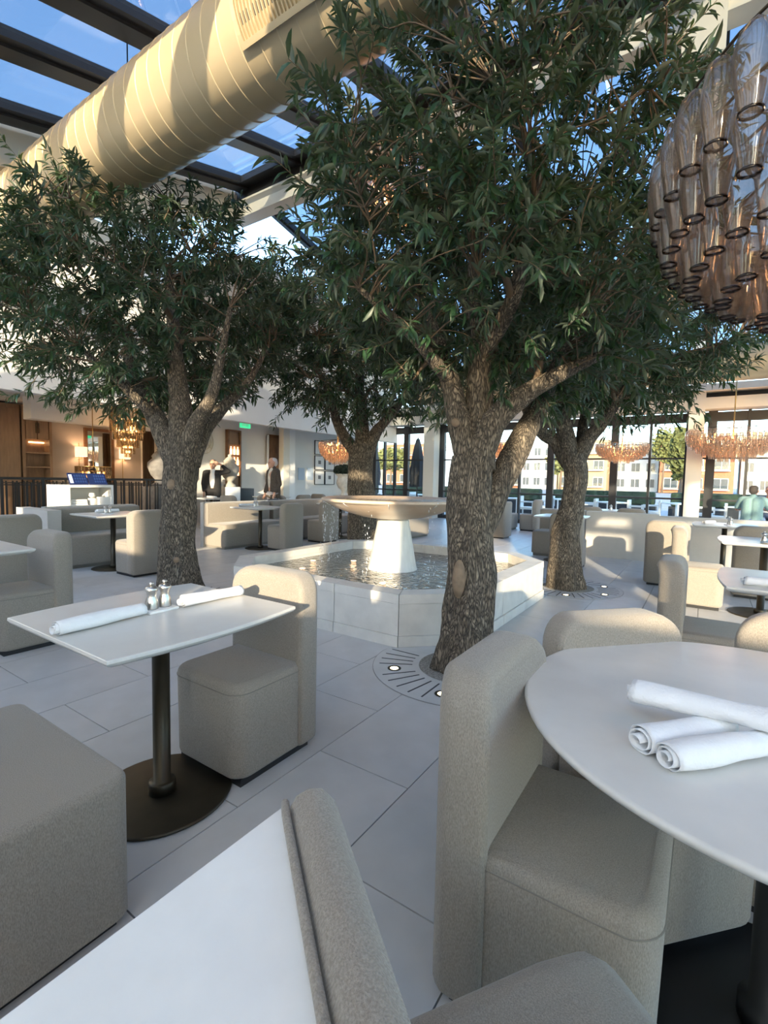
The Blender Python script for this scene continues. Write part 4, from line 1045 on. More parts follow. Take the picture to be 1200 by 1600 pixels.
# ------------------------------------------------------------------ host stand with screens
hs = thing('host_stand', 'white open-shelved host stand in front of the black stair railing', 'host stand', (-8.6, 3.86, 0))
for nm, bx in (('side_panel', (-.22, .22, -.42, -.26, 0, 1.10)), ('side_panel', (-.22, .22, .37, .41, 0, 1.10)), ('top_panel', (-.22, .22, -.26, .37, 1.06, 1.10)), ('shelf', (-.22, .22, -.26, .37, .74, .77)), ('back_panel', (-.22, -.19, -.26, .37, 0, 1.06)), ('front_panel', (.19, .22, -.26, .37, 0, .74))):
    MB().box(*bx).build(nm, 'white_paint', hs)
for k, y in enumerate((3.78, 4.08)):
    sc_ = thing('order_screen', ('angled dark touch screen with a pale strip at its edge on the host stand', 'angled dark touch screen with a plain grid on the host stand')[k], 'screen', (-8.52, y, 1.10))
    m = MB().add([(0.05, -.14, 0.01), (0.05, .14, .01), (-.06, .14, .19), (-.06, -.14, .19), (0.03, -.14, 0), (.03, .14, 0), (-.08, .14, .18), (-.08, -.14, .18)], [(0, 1, 2, 3), (7, 6, 5, 4), (0, 4, 5, 1), (1, 5, 6, 2), (2, 6, 7, 3), (3, 7, 4, 0)])
    m.build('screen_body', 'screen_dark', sc_)
    g = MB()
    def sq(u0, u1, v0, v1):
        q = lambda u, v: (0.052 - .11 * v, -.14 + .28 * u, .0115 + .18 * v)
        return [q(u0, v0), q(u1, v0), q(u1, v1), q(u0, v1)]
    for i in range(5):
        for j in range(3):
            g.add(sq(.30 + i * .13, .40 + i * .13, .15 + j * .25, .34 + j * .25), [(0, 1, 2, 3)])
    g.build('screen_icons', 'screen_tile', sc_)
    if k == 0: MB().add(sq(.03, .2, .1, .85), [(0, 1, 2, 3)]).build('screen_strip', 'screen_white', sc_)
for i, (y, w_, h_) in enumerate(((3.75, .26, .03), (3.75, .25, .03), (3.75, .24, .03))):
    o = MB().box(-.12, .12, -w_ / 2, w_ / 2, 0, h_).build('menu_stack', 'paper', None, False, (-8.55, y, .77 + .032 * i + .001 * i)); tag(o, ('lowest', 'middle', 'top')[i] + ' of three flat paper menus on the host stand shelf', 'menu')
o = MB().lathe([(0, 0), (.06, 0), (.062, .11), (.056, .112), (.05, .01), (0, .01)], 18).build('white_pot', 'white_paint', None, True, (-8.5, 3.98, .77)); tag(o, 'round white pot on the host stand shelf', 'pot')
o = MB().lathe([(0, 0), (.045, 0), (.046, .085), (.04, .086), (.036, .01), (0, .01)], 18).build('white_pot', 'white_paint', None, True, (-8.5, 4.08, .77)); tag(o, 'smaller white cup beside the round pot on the shelf', 'cup')
o = MB().lathe([(0, 0), (.03, .01), (.05, .04), (.04, .08), (0, .09)], 14).build('string_ball', 'paper', None, True, (-8.5, 3.98, .882)); tag(o, 'pale round ball sitting in the white pot', 'ball')
o = bevelbox('storage_box', -.12, .12, -.1, .1, 0, .13, 'white_paint', [(sharp, .006, 2)]); tag(obj('storage_box', o, None, (-8.52, 4.13 + .02, .77)), 'plain white storage box on the host stand shelf', 'box')

# ------------------------------------------------------------------ hall wall on the left (X = -11.5)
WX = -11.49
def wrect(px0, py0, px1, py1, X=WX):
    a = on(px0, py0, X=X); b = on(px1, py1, X=X); return a.y, b.y, b.z, a.z
def framed(name, label, cat, y0, y1, z0, z1, fw, X, fm, cm, depth=.04, inner=True):
    t = thing(name, label, cat, (X, (y0 + y1) / 2, z0)); w_ = (y1 - y0) / 2; h_ = z1 - z0
    for bx in ((0, depth, -w_, w_, 0, fw), (0, depth, -w_, w_, h_ - fw, h_), (0, depth, -w_, -w_ + fw, fw, h_ - fw), (0, depth, w_ - fw, w_, fw, h_ - fw)): MB().box(*bx).build('frame', fm, t)
    MB().box(0, depth * .5, -w_ + fw, w_ - fw, fw, h_ - fw).build('panel' if not inner else 'sheet', cm, t)
    return t
# door
y0, y1, _, _ = wrect(419, 681, 443, 700)
dr_ = struct('door_1'); dr_.location = (-11.5, 0, 0)
MB().box(0, .05, y0 + .05, y1 - .02, 0, 2.52).build('door_leaf', 'wood', dr_)
for bx in ((0, .08, y0 - .05, y0 + .05, 0, 2.6), (0, .08, y0 - .05, y1 + .05, 2.52, 2.62), (0, .08, y1 - .02, y1 + .05, 0, 2.6)): MB().box(*bx).build('door_frame', 'wood_frame', dr_)
MB().box(.08, .10, y0 - .12, y0 - .05, 0, 2.6).build('door_casing', 'white_paint', dr_)
# column pair in front of the door
c0, c1 = on(443, 700, X=-11.0), on(462, 700, X=-11.0)
struct('trim_15', MB().box(-11.2, -11.0, c0.y, (c0.y + c1.y) / 2, 0, 2.95).mesh('column', 'cream_column'))
struct('trim_16', MB().box(-11.2, -11.02, (c0.y + c1.y) / 2 + .01, c1.y, 0, 2.95).mesh('column', 'white_paint'))
struct('trim_17', MB().box(-11.5, -11.4, c1.y + .12, c1.y + .3, 0, 2.6).mesh('door_edge', 'wood_frame'))
# six framed pictures
ya, yb_, za, zb = wrect(491, 687, 522, 758)
hw = (yb_ - ya) / 2; hh = (zb - za) / 3
for i in range(2):
    for j in range(3):
        rowname = ('bottom', 'middle', 'top')[j]; colname = ('beside the door edge', 'beside the planted urn')[i]
        f = framed('framed_picture', 'white framed picture with small dark centre, %s row, %s' % (rowname, colname), 'picture', ya + hw * i + .015, ya + hw * (i + 1) - .015, za + hh * j + .015, za + hh * (j + 1) - .015, .02, WX, 'black_metal', 'paper', .03)
        MB().box(.016, .018, -.07, .07, hh * .38, hh * .62).build('print', 'grey_stone', f)
# switch plates
for i, px in enumerate((466, 480)):
    a, b, c_, d_ = wrect(px, 731, px + 9, 750)
    tag(MB().box(0, .02, a, b, c_, d_).build('notice_panel', 'blue_siding', None, False, (-11.5, 0, 0)), ('wider pale blue notice panel on the white wall beside the pictures', 'narrow pale blue notice panel with a switch on the white wall')[i], 'panel')
# tall mirror with bottles
ym0, ym1, _, _ = wrect(352, 670, 373, 690)
mr_ = framed('bar_mirror', 'tall wood-framed niche of glowing bottles on the white wall', 'cabinet', ym0, ym1, .95, 2.62, .05, WX, 'wood_frame', 'wood_panel', .12, False)
for j in range(4):
    MB().box(.06, .12, -(ym1 - ym0) / 2 + .05, (ym1 - ym0) / 2 - .05, .35 + .3 * j, .365 + .3 * j).build('shelf', 'wood', mr_)
for j in range(3):
    for k in range(3):
        o = MB().lathe([(0, 0), (.03, 0), (.03, .14), (.012, .18), (.012, .23), (0, .23)], 10).build('bottle', 'shelf_glow', None, True, (WX + .10, (ym0 + ym1) / 2 - .12 + .12 * k, .95 + .366 + .3 * j))  # backlight put into the bottles as a glow of their own
        tag(o, 'amber glowing bottle in the wood-framed niche', 'bottle', 'bottles in the wood-framed niche')
tag(bevelbox and obj('low_cabinet', bevelbox('low_cabinet', -.25, .25, -.45, .35, 0, .95, 'black_metal', [(sharp, .01, 2)]), None, (-11.2, (ym0 + ym1) / 2, 0)), 'low black cabinet below the glowing bottles', 'cabinet')
# round wicker ornament
cy_ = on(319, 690, X=WX)
orn = thing('wall_ornament', 'round pale woven disc ornament on the white wall', 'wall ornament', (WX, cy_.y, cy_.z))
for r_ in (.10, .19, .28):
    MB().tube([(.03 - r_ * .05, r_ * math.cos(2 * math.pi * k / 24), 1.15 * r_ * math.sin(2 * math.pi * k / 24)) for k in range(25)], .015, 6).build('hoop', 'urn_stone', orn, True)
for k in range(10): a = 2 * math.pi * k / 10; MB().tube([(.03, 0, 0), (.016, .28 * math.cos(a), .32 * math.sin(a))], .008, 5).build('spoke', 'urn_stone', orn)
# exit sign
e = on(383, 664, X=-9.45)
ex_ = thing('exit_sign', 'small green lit exit sign hung below the soffit', 'sign', tuple(on(383, 664, X=-9.9)))
MB().box(-.02, .02, -.16, .16, -.08, .08).build('sign_face', 'exit_green', ex_)
MB().tube([(0, 0, .08), (0, 0, 2.96 - ex_.location.z)], .01, 6).build('stem', 'white_paint', ex_)
cu = bpy.data.curves.new('sign_letters', 'FONT'); cu.body = 'EXIT'; cu.size = .11; cu.align_x = 'CENTER'; cu.align_y = 'CENTER'; cu.extrude = .002; cu.materials.append(M['white_paint'])
to_ = bpy.data.objects.new('sign_text', cu); C.objects.link(to_); bpy.context.view_layer.update(); tm = bpy.data.meshes.new_from_object(to_.evaluated_get(bpy.context.evaluated_depsgraph_get())); bpy.data.objects.remove(to_); to = obj('sign_letters', tm, ex_); to.location = (.022, 0, 0); to.rotation_euler = (R(90), 0, R(90))
# urns
def urn(label, c, h, material, plant=False):
    t = thing('stone_urn', label, 'urn', c); s = h
    MB().lathe([(0, 0), (.20 * s, 0), (.20 * s, .06 * s), (.10 * s, .12 * s), (.07 * s, .22 * s), (.09 * s, .28 * s), (.20 * s, .36 * s), (.27 * s, .52 * s), (.25 * s, .66 * s), (.21 * s, .74 * s), (.26 * s, .80 * s), (.30 * s, .83 * s), (.28 * s, .86 * s), (.18 * s, .82 * s), (0, .80 * s)] if plant else
               [(0, 0), (.18 * s, 0), (.18 * s, .06 * s), (.09 * s, .12 * s), (.08 * s, .16 * s), (.20 * s, .3 * s), (.28 * s, .5 * s), (.27 * s, .62 * s), (.16 * s, .72 * s), (.18 * s, .78 * s), (.12 * s, .86 * s), (.05 * s, .92 * s), (.06 * s, .96 * s), (0, 1.0 * s)], 28).build('urn_body', material, t, True)
    if plant:
        m = MB(); rg = random.Random(3)
        for k in range(900):
            u = Vector([rg.gauss(0, 1) for _ in range(3)]).normalized() * rg.uniform(.7, 1)
            p = Vector((u.x * .36 * s, u.y * .36 * s, .98 * s + u.z * .19 * s)); d = Vector([rg.gauss(0, 1) for _ in range(3)]).normalized() * .05; e2 = d.orthogonal() * .5
            m.add([p - d, p + e2, p + d, p - e2], [(0, 1, 2, 3)])
        o = m.build('topiary', 'topiary_leaf', t); o['kind'] = 'stuff'
    return t
pu = pd(537, 770, 12.8)
pdm = bevelbox('urn_pedestal', -.25, .25, -.25, .25, 0, .78, 'wall_stone', [(sharp, .01, 2)])
tag(obj('urn_pedestal', pdm, None, (pu.x, pu.y, 0)), 'square white pedestal under the planted urn', 'pedestal')
urn('cream stone urn planted with dark clipped topiary', (pu.x, pu.y, .78), .74, 'urn_stone', True)
pu = pd(249, 760, 11.8)
tag(obj('urn_pedestal', bevelbox('urn_pedestal', -.3, .3, -.3, .3, 0, 1.0, 'grey_stone', [(sharp, .01, 2)]), None, (pu.x, pu.y, 0)), 'dark square pedestal under the lidded grey urn', 'pedestal')
urn('large lidded grey stone urn behind the stair railing', (pu.x, pu.y, 1.0), .95, 'grey_stone')
pu = pd(359, 770, 13.2); urn('pale stone urn beside the suited person', (pu.x, pu.y, 1.0), .9, 'urn_grey')
tag(obj('urn_pedestal', bevelbox('urn_pedestal', -.2, .2, -.2, .2, 0, 1.0, 'wall_stone', [(sharp, .01, 2)]), None, (pu.x, pu.y, 0)), 'plain white pedestal under the pale urn by the suited person', 'pedestal')

# atrium wall (X = -14.1): mirror, sconces, cabinets, curtain
AX = -14.09
y0, y1, z0, z1 = wrect(130, 668, 178, 770, AX)
framed('framed_mirror', 'tall wood-framed mirror on the atrium wall between two sconces', 'mirror', y0, y1, .75, z1, .08, AX, 'wood_frame', 'mirror', .06)
for k, (px, py) in enumerate(((122, 706), (190, 710))):
    c = on(px, py, X=AX)
    s_ = thing('wall_sconce', ('wall sconce with square lit shade nearer the wood cabinets', 'wall sconce with square lit shade nearer the curtain')[k], 'wall lamp', (AX, c.y, c.z))
    MB().lathe([(.14, -.13), (.145, -.13), (.145, .13), (.14, .13)], 24, (.17, 0, 0), cap=False).build('lamp_shade', 'shade_lit', s_, True)
    MB().tube([(.05, 0, .24), (.05, 0, -.75)], .010, 8).build('stem', 'brass', s_)
    MB().tube([(.0, 0, -.2), (.17, 0, -.2), (.17, 0, 0)], .008, 6).build('arm', 'brass', s_)
    l = bpy.data.lights.new('sconce_light', 'POINT'); l.energy = 3; l.color = (1, .62, .35); l.shadow_soft_size = .08
    lo = bpy.data.objects.new('sconce_light', l); C.objects.link(lo); lo.parent = s_; lo.location = (.17, 0, 0)
y0, y1, _, _ = wrect(27, 660, 70, 700, AX)
cb = thing('wall_cabinet', 'warm wood cabinet with lit open shelves on the atrium wall', 'cabinet', (AX, (y0 + y1) / 2, 0)); w_ = (y1 - y0) / 2
MB().box(0, .05, -w_, w_, 0, 2.9).build('back_panel', 'wood_panel', cb)
for sy in (-1, 1): MB().box(.05, .35, sy * w_ - .03, sy * w_ + .03, 0, 2.9).build('side_panel', 'wood_panel', cb)
for z in (.5, 1.0, 1.4, 1.75): MB().box(.05, .33, -w_ + .03, w_ - .03, z, z + .04).build('shelf', 'wood_panel', cb)
for sy in (-1, 1):
    d_ = MB().box(.31, .35, min(0, sy * (w_ - .04)) + .01, max(0, sy * (w_ - .04)) - .01, 2.1, 2.85).build('door', 'wood_panel', cb)
    MB().box(.35, .37, sy * .03 - .008, sy * .03 + .008, 2.25, 2.5).build('handle', 'bronze', d_)
MB().box(.06, .10, -w_ + .2, w_ - .05, 2.02, 2.05).build('light_strip', 'shelf_glow', cb)
cb2 = thing('wall_cabinet', 'plain tall wood wardrobe with panelled doors left of the lit shelves', 'cabinet', (AX, y0 - .9, 0))
MB().box(0, .3, -.85, .85, 0, 2.9).build('carcass', 'wood_panel', cb2)
for sy in (-1, 1): MB().box(.3, .34, min(.01 * sy, .82 * sy), max(.01 * sy, .82 * sy), .1, 2.8).build('door', 'wood_panel', cb2)
y0, y1, _, _ = wrect(222, 665, 240, 700, -13.0)
m = MB(); n = 40
for k in range(n + 1):
    yy = y0 + (y1 - y0) * k / n; xx = -13.0 + .05 * math.sin(k * 1.35)
    m.v += [(xx, yy, 0.02), (xx + .0, yy + .0, 2.5), (xx + .012, yy, 2.5), (xx + .012, yy, .02)]
for k in range(n):
    for i in range(4): m.f.append((k * 4 + i, (k + 1) * 4 + i, (k + 1) * 4 + (i + 1) % 4, k * 4 + (i + 1) % 4))
tag(m.build('curtain', 'curtain_cloth', None, True), 'dark brown gathered curtain beside the lit doorway', 'curtain')
y0, y1, _, _ = wrect(240, 707, 262, 740, -13.2)
dw = struct('door_2'); dw.location = (-13.2, 0, 0)
MB().box(-.3, -.27, y0, y1 + .6, 0, 2.2).build('lit_panel', 'wood_panel', dw)
MB().box(-.05, 0, y0 - .08, y0, 0, 2.25).build('door_frame', 'wood_frame', dw)
for k in range(3): MB().box(-.27, -.25, y0 + .05, y1 + .5, .6 + .5 * k, .63 + .5 * k).build('shelf_edge', 'shelf_glow', dw)
l = bpy.data.lights.new('hall_lamp', 'POINT'); l.energy = 7; l.color = (1, .66, .38); l.shadow_soft_size = .2
lo = bpy.data.objects.new('hall_lamp', l); C.objects.link(lo); lo.location = (-12.4, 5.6, 2.75)
dl = thing('downlight', 'round recessed ceiling downlight over the stair', 'ceiling light', (-12.4, 5.6, 2.93)); MB().lathe([(0, -.005), (.07, -.005), (.08, .018), (0, .018)], 20).build('lens', 'lamp_lens', dl, True)

# ------------------------------------------------------------------ people
def capsules(name, caps, material, parent, vox=.016):
    m = MB()
    for c in caps:
        if len(c) == 2:                                  # ellipsoid: centre, radii
            (cx, cy, cz), (ra, rb, rc) = c
            n = 14; prof = [(math.sin(math.pi * i / 10), -math.cos(math.pi * i / 10)) for i in range(11)]
            o0 = len(m.v); m.lathe([(max(p[0], 1e-4), p[1]) for p in prof], n)
            m.v[o0:] = [(cx + x * ra, cy + y * rb, cz + z * rc) for x, y, z in m.v[o0:]]
        else:
            p0, p1, ra, rb = Vector(c[0]), Vector(c[1]), c[2], c[3]; d = (p1 - p0); L = d.length; d.normalize()
            path = [p0 - d * ra * .96, p0 - d * ra * .7, p0 - d * ra * .25, p0, p1, p1 + d * rb * .25, p1 + d * rb * .7, p1 + d * rb * .96]
            m.tube(path, [ra * .28, ra * .71, ra * .97, ra, rb, rb * .97, rb * .71, rb * .28], 12)
    o = m.build(name, material, parent, True)
    md = o.modifiers.new('remesh', 'REMESH'); md.mode = 'VOXEL'; md.voxel_size = vox; md.use_smooth_shade = True
    sm = o.modifiers.new('smooth', 'SMOOTH'); sm.iterations = 2; sm.factor = .5
    return o
def hand(p, d, up, s=1):
    p, d, up = Vector(p), Vector(d).normalized(), Vector(up).normalized(); side = d.cross(up).normalized() * s
    out = [(tuple(p), tuple(p + d * .085), .026, .030)]
    for k, (o, L) in enumerate(((-.030, .065), (-.010, .078), (.010, .072), (.029, .056))):
        a = p + d * .085 + side * o; b_ = a + d * L * .55 - up * .01; out += [(tuple(a), tuple(b_), .0095, .009), (tuple(b_), tuple(b_ + d * L * .35 - up * .022), .009, .008)]
    a = p + d * .03 - side * .03; b_ = a - side * .025 + d * .03; out += [(tuple(a), tuple(b_), .012, .0105), (tuple(b_), tuple(b_ + d * .03 - up * .01), .0105, .009)]
    return out
def head(c, face=Vector((0, -1, 0))):
    c = Vector(c); s = Vector((-face.y, face.x, 0)); P_ = lambda f, l, z: tuple(c + face * f + s * l + Vector((0, 0, z)))
    return [(P_(0, 0, .03), (.078, .092, .10)), (P_(.018, 0, -.055), (.062, .068, .065)), (P_(.07, 0, -.095), P_(.075, 0, -.095), .026, .024),
            (P_(.088, 0, .015), P_(.108, 0, -.025), .010, .016), (P_(.088, 0, -.06), P_(.09, 0, -.06), .020, .020),
            (P_(.0, .082, -.01), (.014, .022, .032)), (P_(.0, -.082, -.01), (.014, .022, .032)), (P_(-.01, 0, -.20), P_(.0, 0, -.09), .058, .052)]
def eyes(c, parent, face=Vector((0, -1, 0))):
    c = Vector(c); s = Vector((-face.y, face.x, 0))
    for sg in (-1, 1):
        q = c + face * .086 + s * .03 * sg + Vector((0, 0, .012)); MB().lathe([(0, -.010), (.009, -.006), (.012, 0), (.009, .006), (0, .010)], 10, q).build('eye', 'hair_brown', parent, True)
# suited person with a raised arm
q = at(333, 718, 1.72)
p1 = thing('person', 'person in black suit and white shirt holding one hand up to the head', 'person', (q.x, q.y, 0), math.atan2(q.y, q.x) + R(90) + math.pi + R(-20))
p1.rotation_euler = (0, 0, math.atan2(q.x, -q.y) + math.pi * 0 + R(165) * 0)
def face_cam(p, off=0): return math.atan2(-p.x, p.y) + R(off)
p1.rotation_euler = (0, 0, face_cam(q, -15))
hc = (0, -.02, 1.59)
capsules('body', head(hc) + [((0, 0, 1.30), (0, -.01, 1.42), .07, .06), ((-.19, 0, 1.36), (.19, 0, 1.36), .06, .06), ((0, .01, .95), (0, 0, 1.3), .11, .12), ((.19, 0, 1.36), (.40, .0, 1.42), .04, .036), ((.40, .0, 1.42), (.19, -.04, 1.60), .034, .028), ((-.20, 0, 1.36), (-.25, .02, 1.08), .04, .034), ((-.25, .02, 1.08), (-.22, -.06, .86), .034, .026),
          ((-.09, 0, .92), (-.10, -.01, .50), .07, .05), ((-.10, -.01, .5), (-.10, .02, .09), .05, .035), ((.09, 0, .92), (.10, -.01, .50), .07, .05), ((.10, -.01, .5), (.10, .02, .09), .05, .035)] + hand((-.22, -.06, .86), (.05, -.25, -1), (1, 0, 0)) + hand((.19, -.04, 1.60), (-1, -.05, .45), (0, 1, 0), -1), 'skin', p1, .014)
capsules('jacket', [((-.17, .01, 1.38), (.17, .01, 1.38), .074, .074), ((-.08, .02, 1.30), (-.08, .02, .80), .12, .125), ((.08, .02, 1.30), (.08, .02, .80), .12, .125), ((.20, 0, 1.37), (.40, .0, 1.42), .066, .056), ((.40, .0, 1.42), (.25, -.03, 1.55), .054, .044), ((-.20, 0, 1.37), (-.26, .02, 1.08), .072, .06), ((-.26, .02, 1.08), (-.225, -.05, .90), .057, .046)], 'suit_black', p1)
capsules('shirt', [((0, -.088, 1.20), (.075, .05, .24)), ((0, -.02, 1.36), (0, -.02, 1.44), .075, .066)], 'shirt_white', p1)
capsules('trousers', [((-.08, .01, .90), (.08, .01, .90), .13, .13), ((-.09, 0, .88), (-.10, -.01, .50), .105, .08), ((-.10, -.01, .5), (-.10, .02, .06), .078, .07), ((.09, 0, .88), (.10, -.01, .50), .105, .08), ((.10, -.01, .5), (.10, .02, .06), .078, .07)], 'suit_black', p1)
capsules('shoe', [((-.10, .05, .045), (-.11, -.13, .035), .045, .035)], 'black_metal', p1); capsules('shoe', [((.10, .05, .045), (.11, -.13, .035), .045, .035)], 'black_metal', p1)
capsules('hair', [((0, .0, 1.655), (.086, .098, .065)), ((0, .05, 1.60), (.083, .06, .09))], 'hair_brown', p1)
eyes(hc, p1)
gl = MB()
for sg in (-1, 1): gl.tube([(sg * .034 + .022 * math.cos(2 * math.pi * k / 12), -.125, 1.602 + .018 * math.sin(2 * math.pi * k / 12)) for k in range(13)], .003, 5)
gl.tube([(-.012, -.125, 1.605), (.012, -.125, 1.605)], .003, 5); gl.tube([(.056, -.125, 1.605), (.082, -.02, 1.605)], .003, 5); gl.tube([(-.056, -.125, 1.605), (-.082, -.02, 1.605)], .003, 5)
gl.build('glasses', 'black_metal', p1)
# person by the door
q = at(427, 715, 1.76)
p2 = thing('person', 'grey-haired person in dark brown jacket with a bag by the wooden door', 'person', (q.x, q.y, 0), face_cam(q, -60))
hc = (0, -.03, 1.63); L0 = 1.63
capsules('body', head(hc) + [((0, 0, 1.34), (0, -.015, 1.46), .075, .062), ((-.19, 0, 1.40), (.19, 0, 1.40), .06, .06), ((0, .01, .98), (0, 0, 1.34), .12, .13), ((.21, 0, 1.40), (.27, .02, 1.12), .042, .036), ((.27, .02, 1.12), (.24, -.10, .92), .034, .028), ((-.21, 0, 1.40), (-.27, .02, 1.12), .042, .036), ((-.27, .02, 1.12), (-.24, -.08, .90), .034, .028),
          ((-.09, 0, .95), (-.11, -.02, .52), .07, .05), ((-.11, -.02, .52), (-.11, .02, .09), .05, .035), ((.09, 0, .95), (.11, .03, .52), .07, .05), ((.11, .03, .52), (.11, .08, .09), .05, .035)] + hand((.24, -.10, .92), (0, -.4, -1), (-1, 0, 0), -1) + hand((-.24, -.08, .90), (0, -.3, -1), (1, 0, 0)), 'skin', p2, .014)
capsules('jacket', [((-.17, .01, 1.42), (.17, .01, 1.42), .076, .076), ((-.075, .015, 1.34), (-.08, .015, .84), .125, .13), ((.075, .015, 1.34), (.08, .015, .84), .125, .13), ((.20, 0, 1.41), (.27, .02, 1.12), .066, .056), ((.27, .02, 1.12), (.245, -.085, .96), .054, .046), ((-.20, 0, 1.41), (-.27, .02, 1.12), .066, .056), ((-.28, .02, 1.12), (-.245, -.07, .94), .06, .05), ((0, .02, 1.44), (0, .0, 1.50), .085, .075)], 'jacket_brown', p2)
capsules('shirt', [((0, -.088, 1.24), (.06, .05, .24)), ((0, -.02, 1.40), (0, -.02, 1.48), .078, .068)], 'urn_stone', p2)
capsules('trousers', [((-.08, .01, .90), (.08, .01, .90), .13, .13), ((-.09, 0, .88), (-.11, -.02, .52), .105, .08), ((-.11, -.02, .52), (-.11, .02, .06), .078, .07), ((.09, 0, .88), (.11, .03, .52), .105, .08), ((.11, .03, .52), (.11, .08, .06), .078, .07)], 'trouser_grey', p2)
capsules('shoe', [((-.11, .05, .045), (-.12, -.13, .035), .045, .035)], 'black_metal', p2); capsules('shoe', [((.11, .11, .045), (.12, -.07, .035), .045, .035)], 'black_metal', p2)
capsules('hair', [((0, .005, L0 + .062), (.087, .10, .068)), ((0, .045, L0 + .0), (.086, .065, .09))], 'hair_grey', p2)
eyes(hc, p2)
bag = thing('shoulder_bag', 'dark bag carried by the person at the door', 'bag', (0, 0, 0))
fm = Matrix.Translation((q.x, q.y, 0)) @ Matrix.Rotation(face_cam(q, -60), 4, 'Z'); bp_ = fm @ Vector((.25, -.12, .55)); bag.location = bp_; bag.rotation_euler = (0, 0, face_cam(q, -60))
obj('bag_body', bevelbox('bag_body', -.05, .05, -.15, .15, 0, .22, 'suit_black', [(sharp, .03, 3)]), bag)
MB().tube([(0, -.10, .2), (0, -.06, .30), (0, .06, .30), (0, .10, .2)], .008, 6).build('strap', 'suit_black', bag)
# seated pair at the window table
def seated(label, q, rz, shirt, hair, elbow, glasses=False):
    t = thing('person', label, 'person', (q.x, q.y, 0), rz); hc = (0, -.06, 1.20)
    arms = [((.20, 0, 1.0), (.30, -.12, .78), .048, .04), ((.30, -.12, .78), (.12 if elbow else .2, -.34, .80), .038, .03), ((-.20, 0, 1.0), (-.28, -.14, .78), .048, .04), ((-.28, -.14, .78), (-.14, -.34, .80), .038, .03)]
    capsules('body', head(hc) + [((0, 0, .95), (0, -.03, 1.06), .075, .062), ((-.18, 0, 1.0), (.18, 0, 1.0), .065, .065), ((0, .03, .58), (0, .01, .94), .11, .12)] + arms + [((-.09, 0, .54), (-.12, -.42, .54), .08, .06), ((-.12, -.42, .54), (-.12, -.40, .09), .055, .035), ((.09, 0, .54), (.12, -.42, .54), .08, .06), ((.12, -.42, .54), (.12, -.40, .09), .055, .035)]
             + hand((.12 if elbow else .2, -.34, .80), (-.3, -1, -.05), (0, 0, 1), -1) + hand((-.14, -.34, .80), (.3, -1, -.05), (0, 0, 1)), 'skin', t, .015)
    capsules('shirt', [((-.17, .005, 1.01), (.17, .005, 1.01), .075, .075), ((-.07, .03, .94), (-.07, .03, .56), .125, .135), ((.07, .03, .94), (.07, .03, .56), .125, .135), ((.20, 0, 1.0), (.28, -.09, .84), .072, .065), ((-.20, 0, 1.0), (-.27, -.10, .84), .072, .065), ((0, .01, 1.03), (0, -.01, 1.08), .078, .068)], shirt, t)
    capsules('trousers', [((-.08, .03, .52), (.08, .03, .52), .14, .14), ((-.09, 0, .53), (-.12, -.42, .54), .10, .08), ((-.12, -.42, .53), (-.12, -.40, .07), .075, .06), ((.09, 0, .53), (.12, -.42, .54), .10, .08), ((.12, -.42, .53), (.12, -.40, .07), .075, .06)], 'shirt_blue', t)
    capsules('shoe', [((-.12, -.36, .045), (-.12, -.52, .035), .045, .035)], 'black_metal', t); capsules('shoe', [((.12, -.36, .045), (.12, -.52, .035), .045, .035)], 'black_metal', t)
    capsules('hair', [((0, -.02, 1.265), (.087, .10, .062)), ((0, .02, 1.21), (.085, .06, .09))], hair, t)
    eyes(hc, t)
    if glasses:
        for sg in (-1, 1): MB().lathe([(0, -.004), (.024, -.003), (.026, 0), (.024, .003), (0, .004)], 12, (sg * .032, -.165, 1.215)).build('sunglass_lens', 'black_metal', t, True)
q = pd(1178, 760, 10.6); q.z = 0
seated('person in a teal shirt seated with back turned at the window table', q, face_cam(q, 172), 'shirt_teal', 'hair_dark', True)
stool_me = bevelbox('seat', -.24, .24, -.26, .24, .0, .385, 'taupe_fabric', [(sharp, .04, 3)])
tag(obj('dining_stool', stool_me, None, (q.x, q.y, 0)), 'taupe seat block under the person in teal', 'stool')
q2 = pd(1204, 758, 11.5); q2.z = 0
seated('person in a blue shirt with dark glasses facing the person in teal', q2, face_cam(q2, -5), 'shirt_blue', 'hair_brown', False, True)
tag(obj('dining_stool', stool_me, None, (q2.x, q2.y, 0)), 'taupe seat block under the person in dark glasses', 'stool')
table((q.x + q2.x) / 2 + .02, (q.y + q2.y) / 2, 20, 'table between the two seated people')

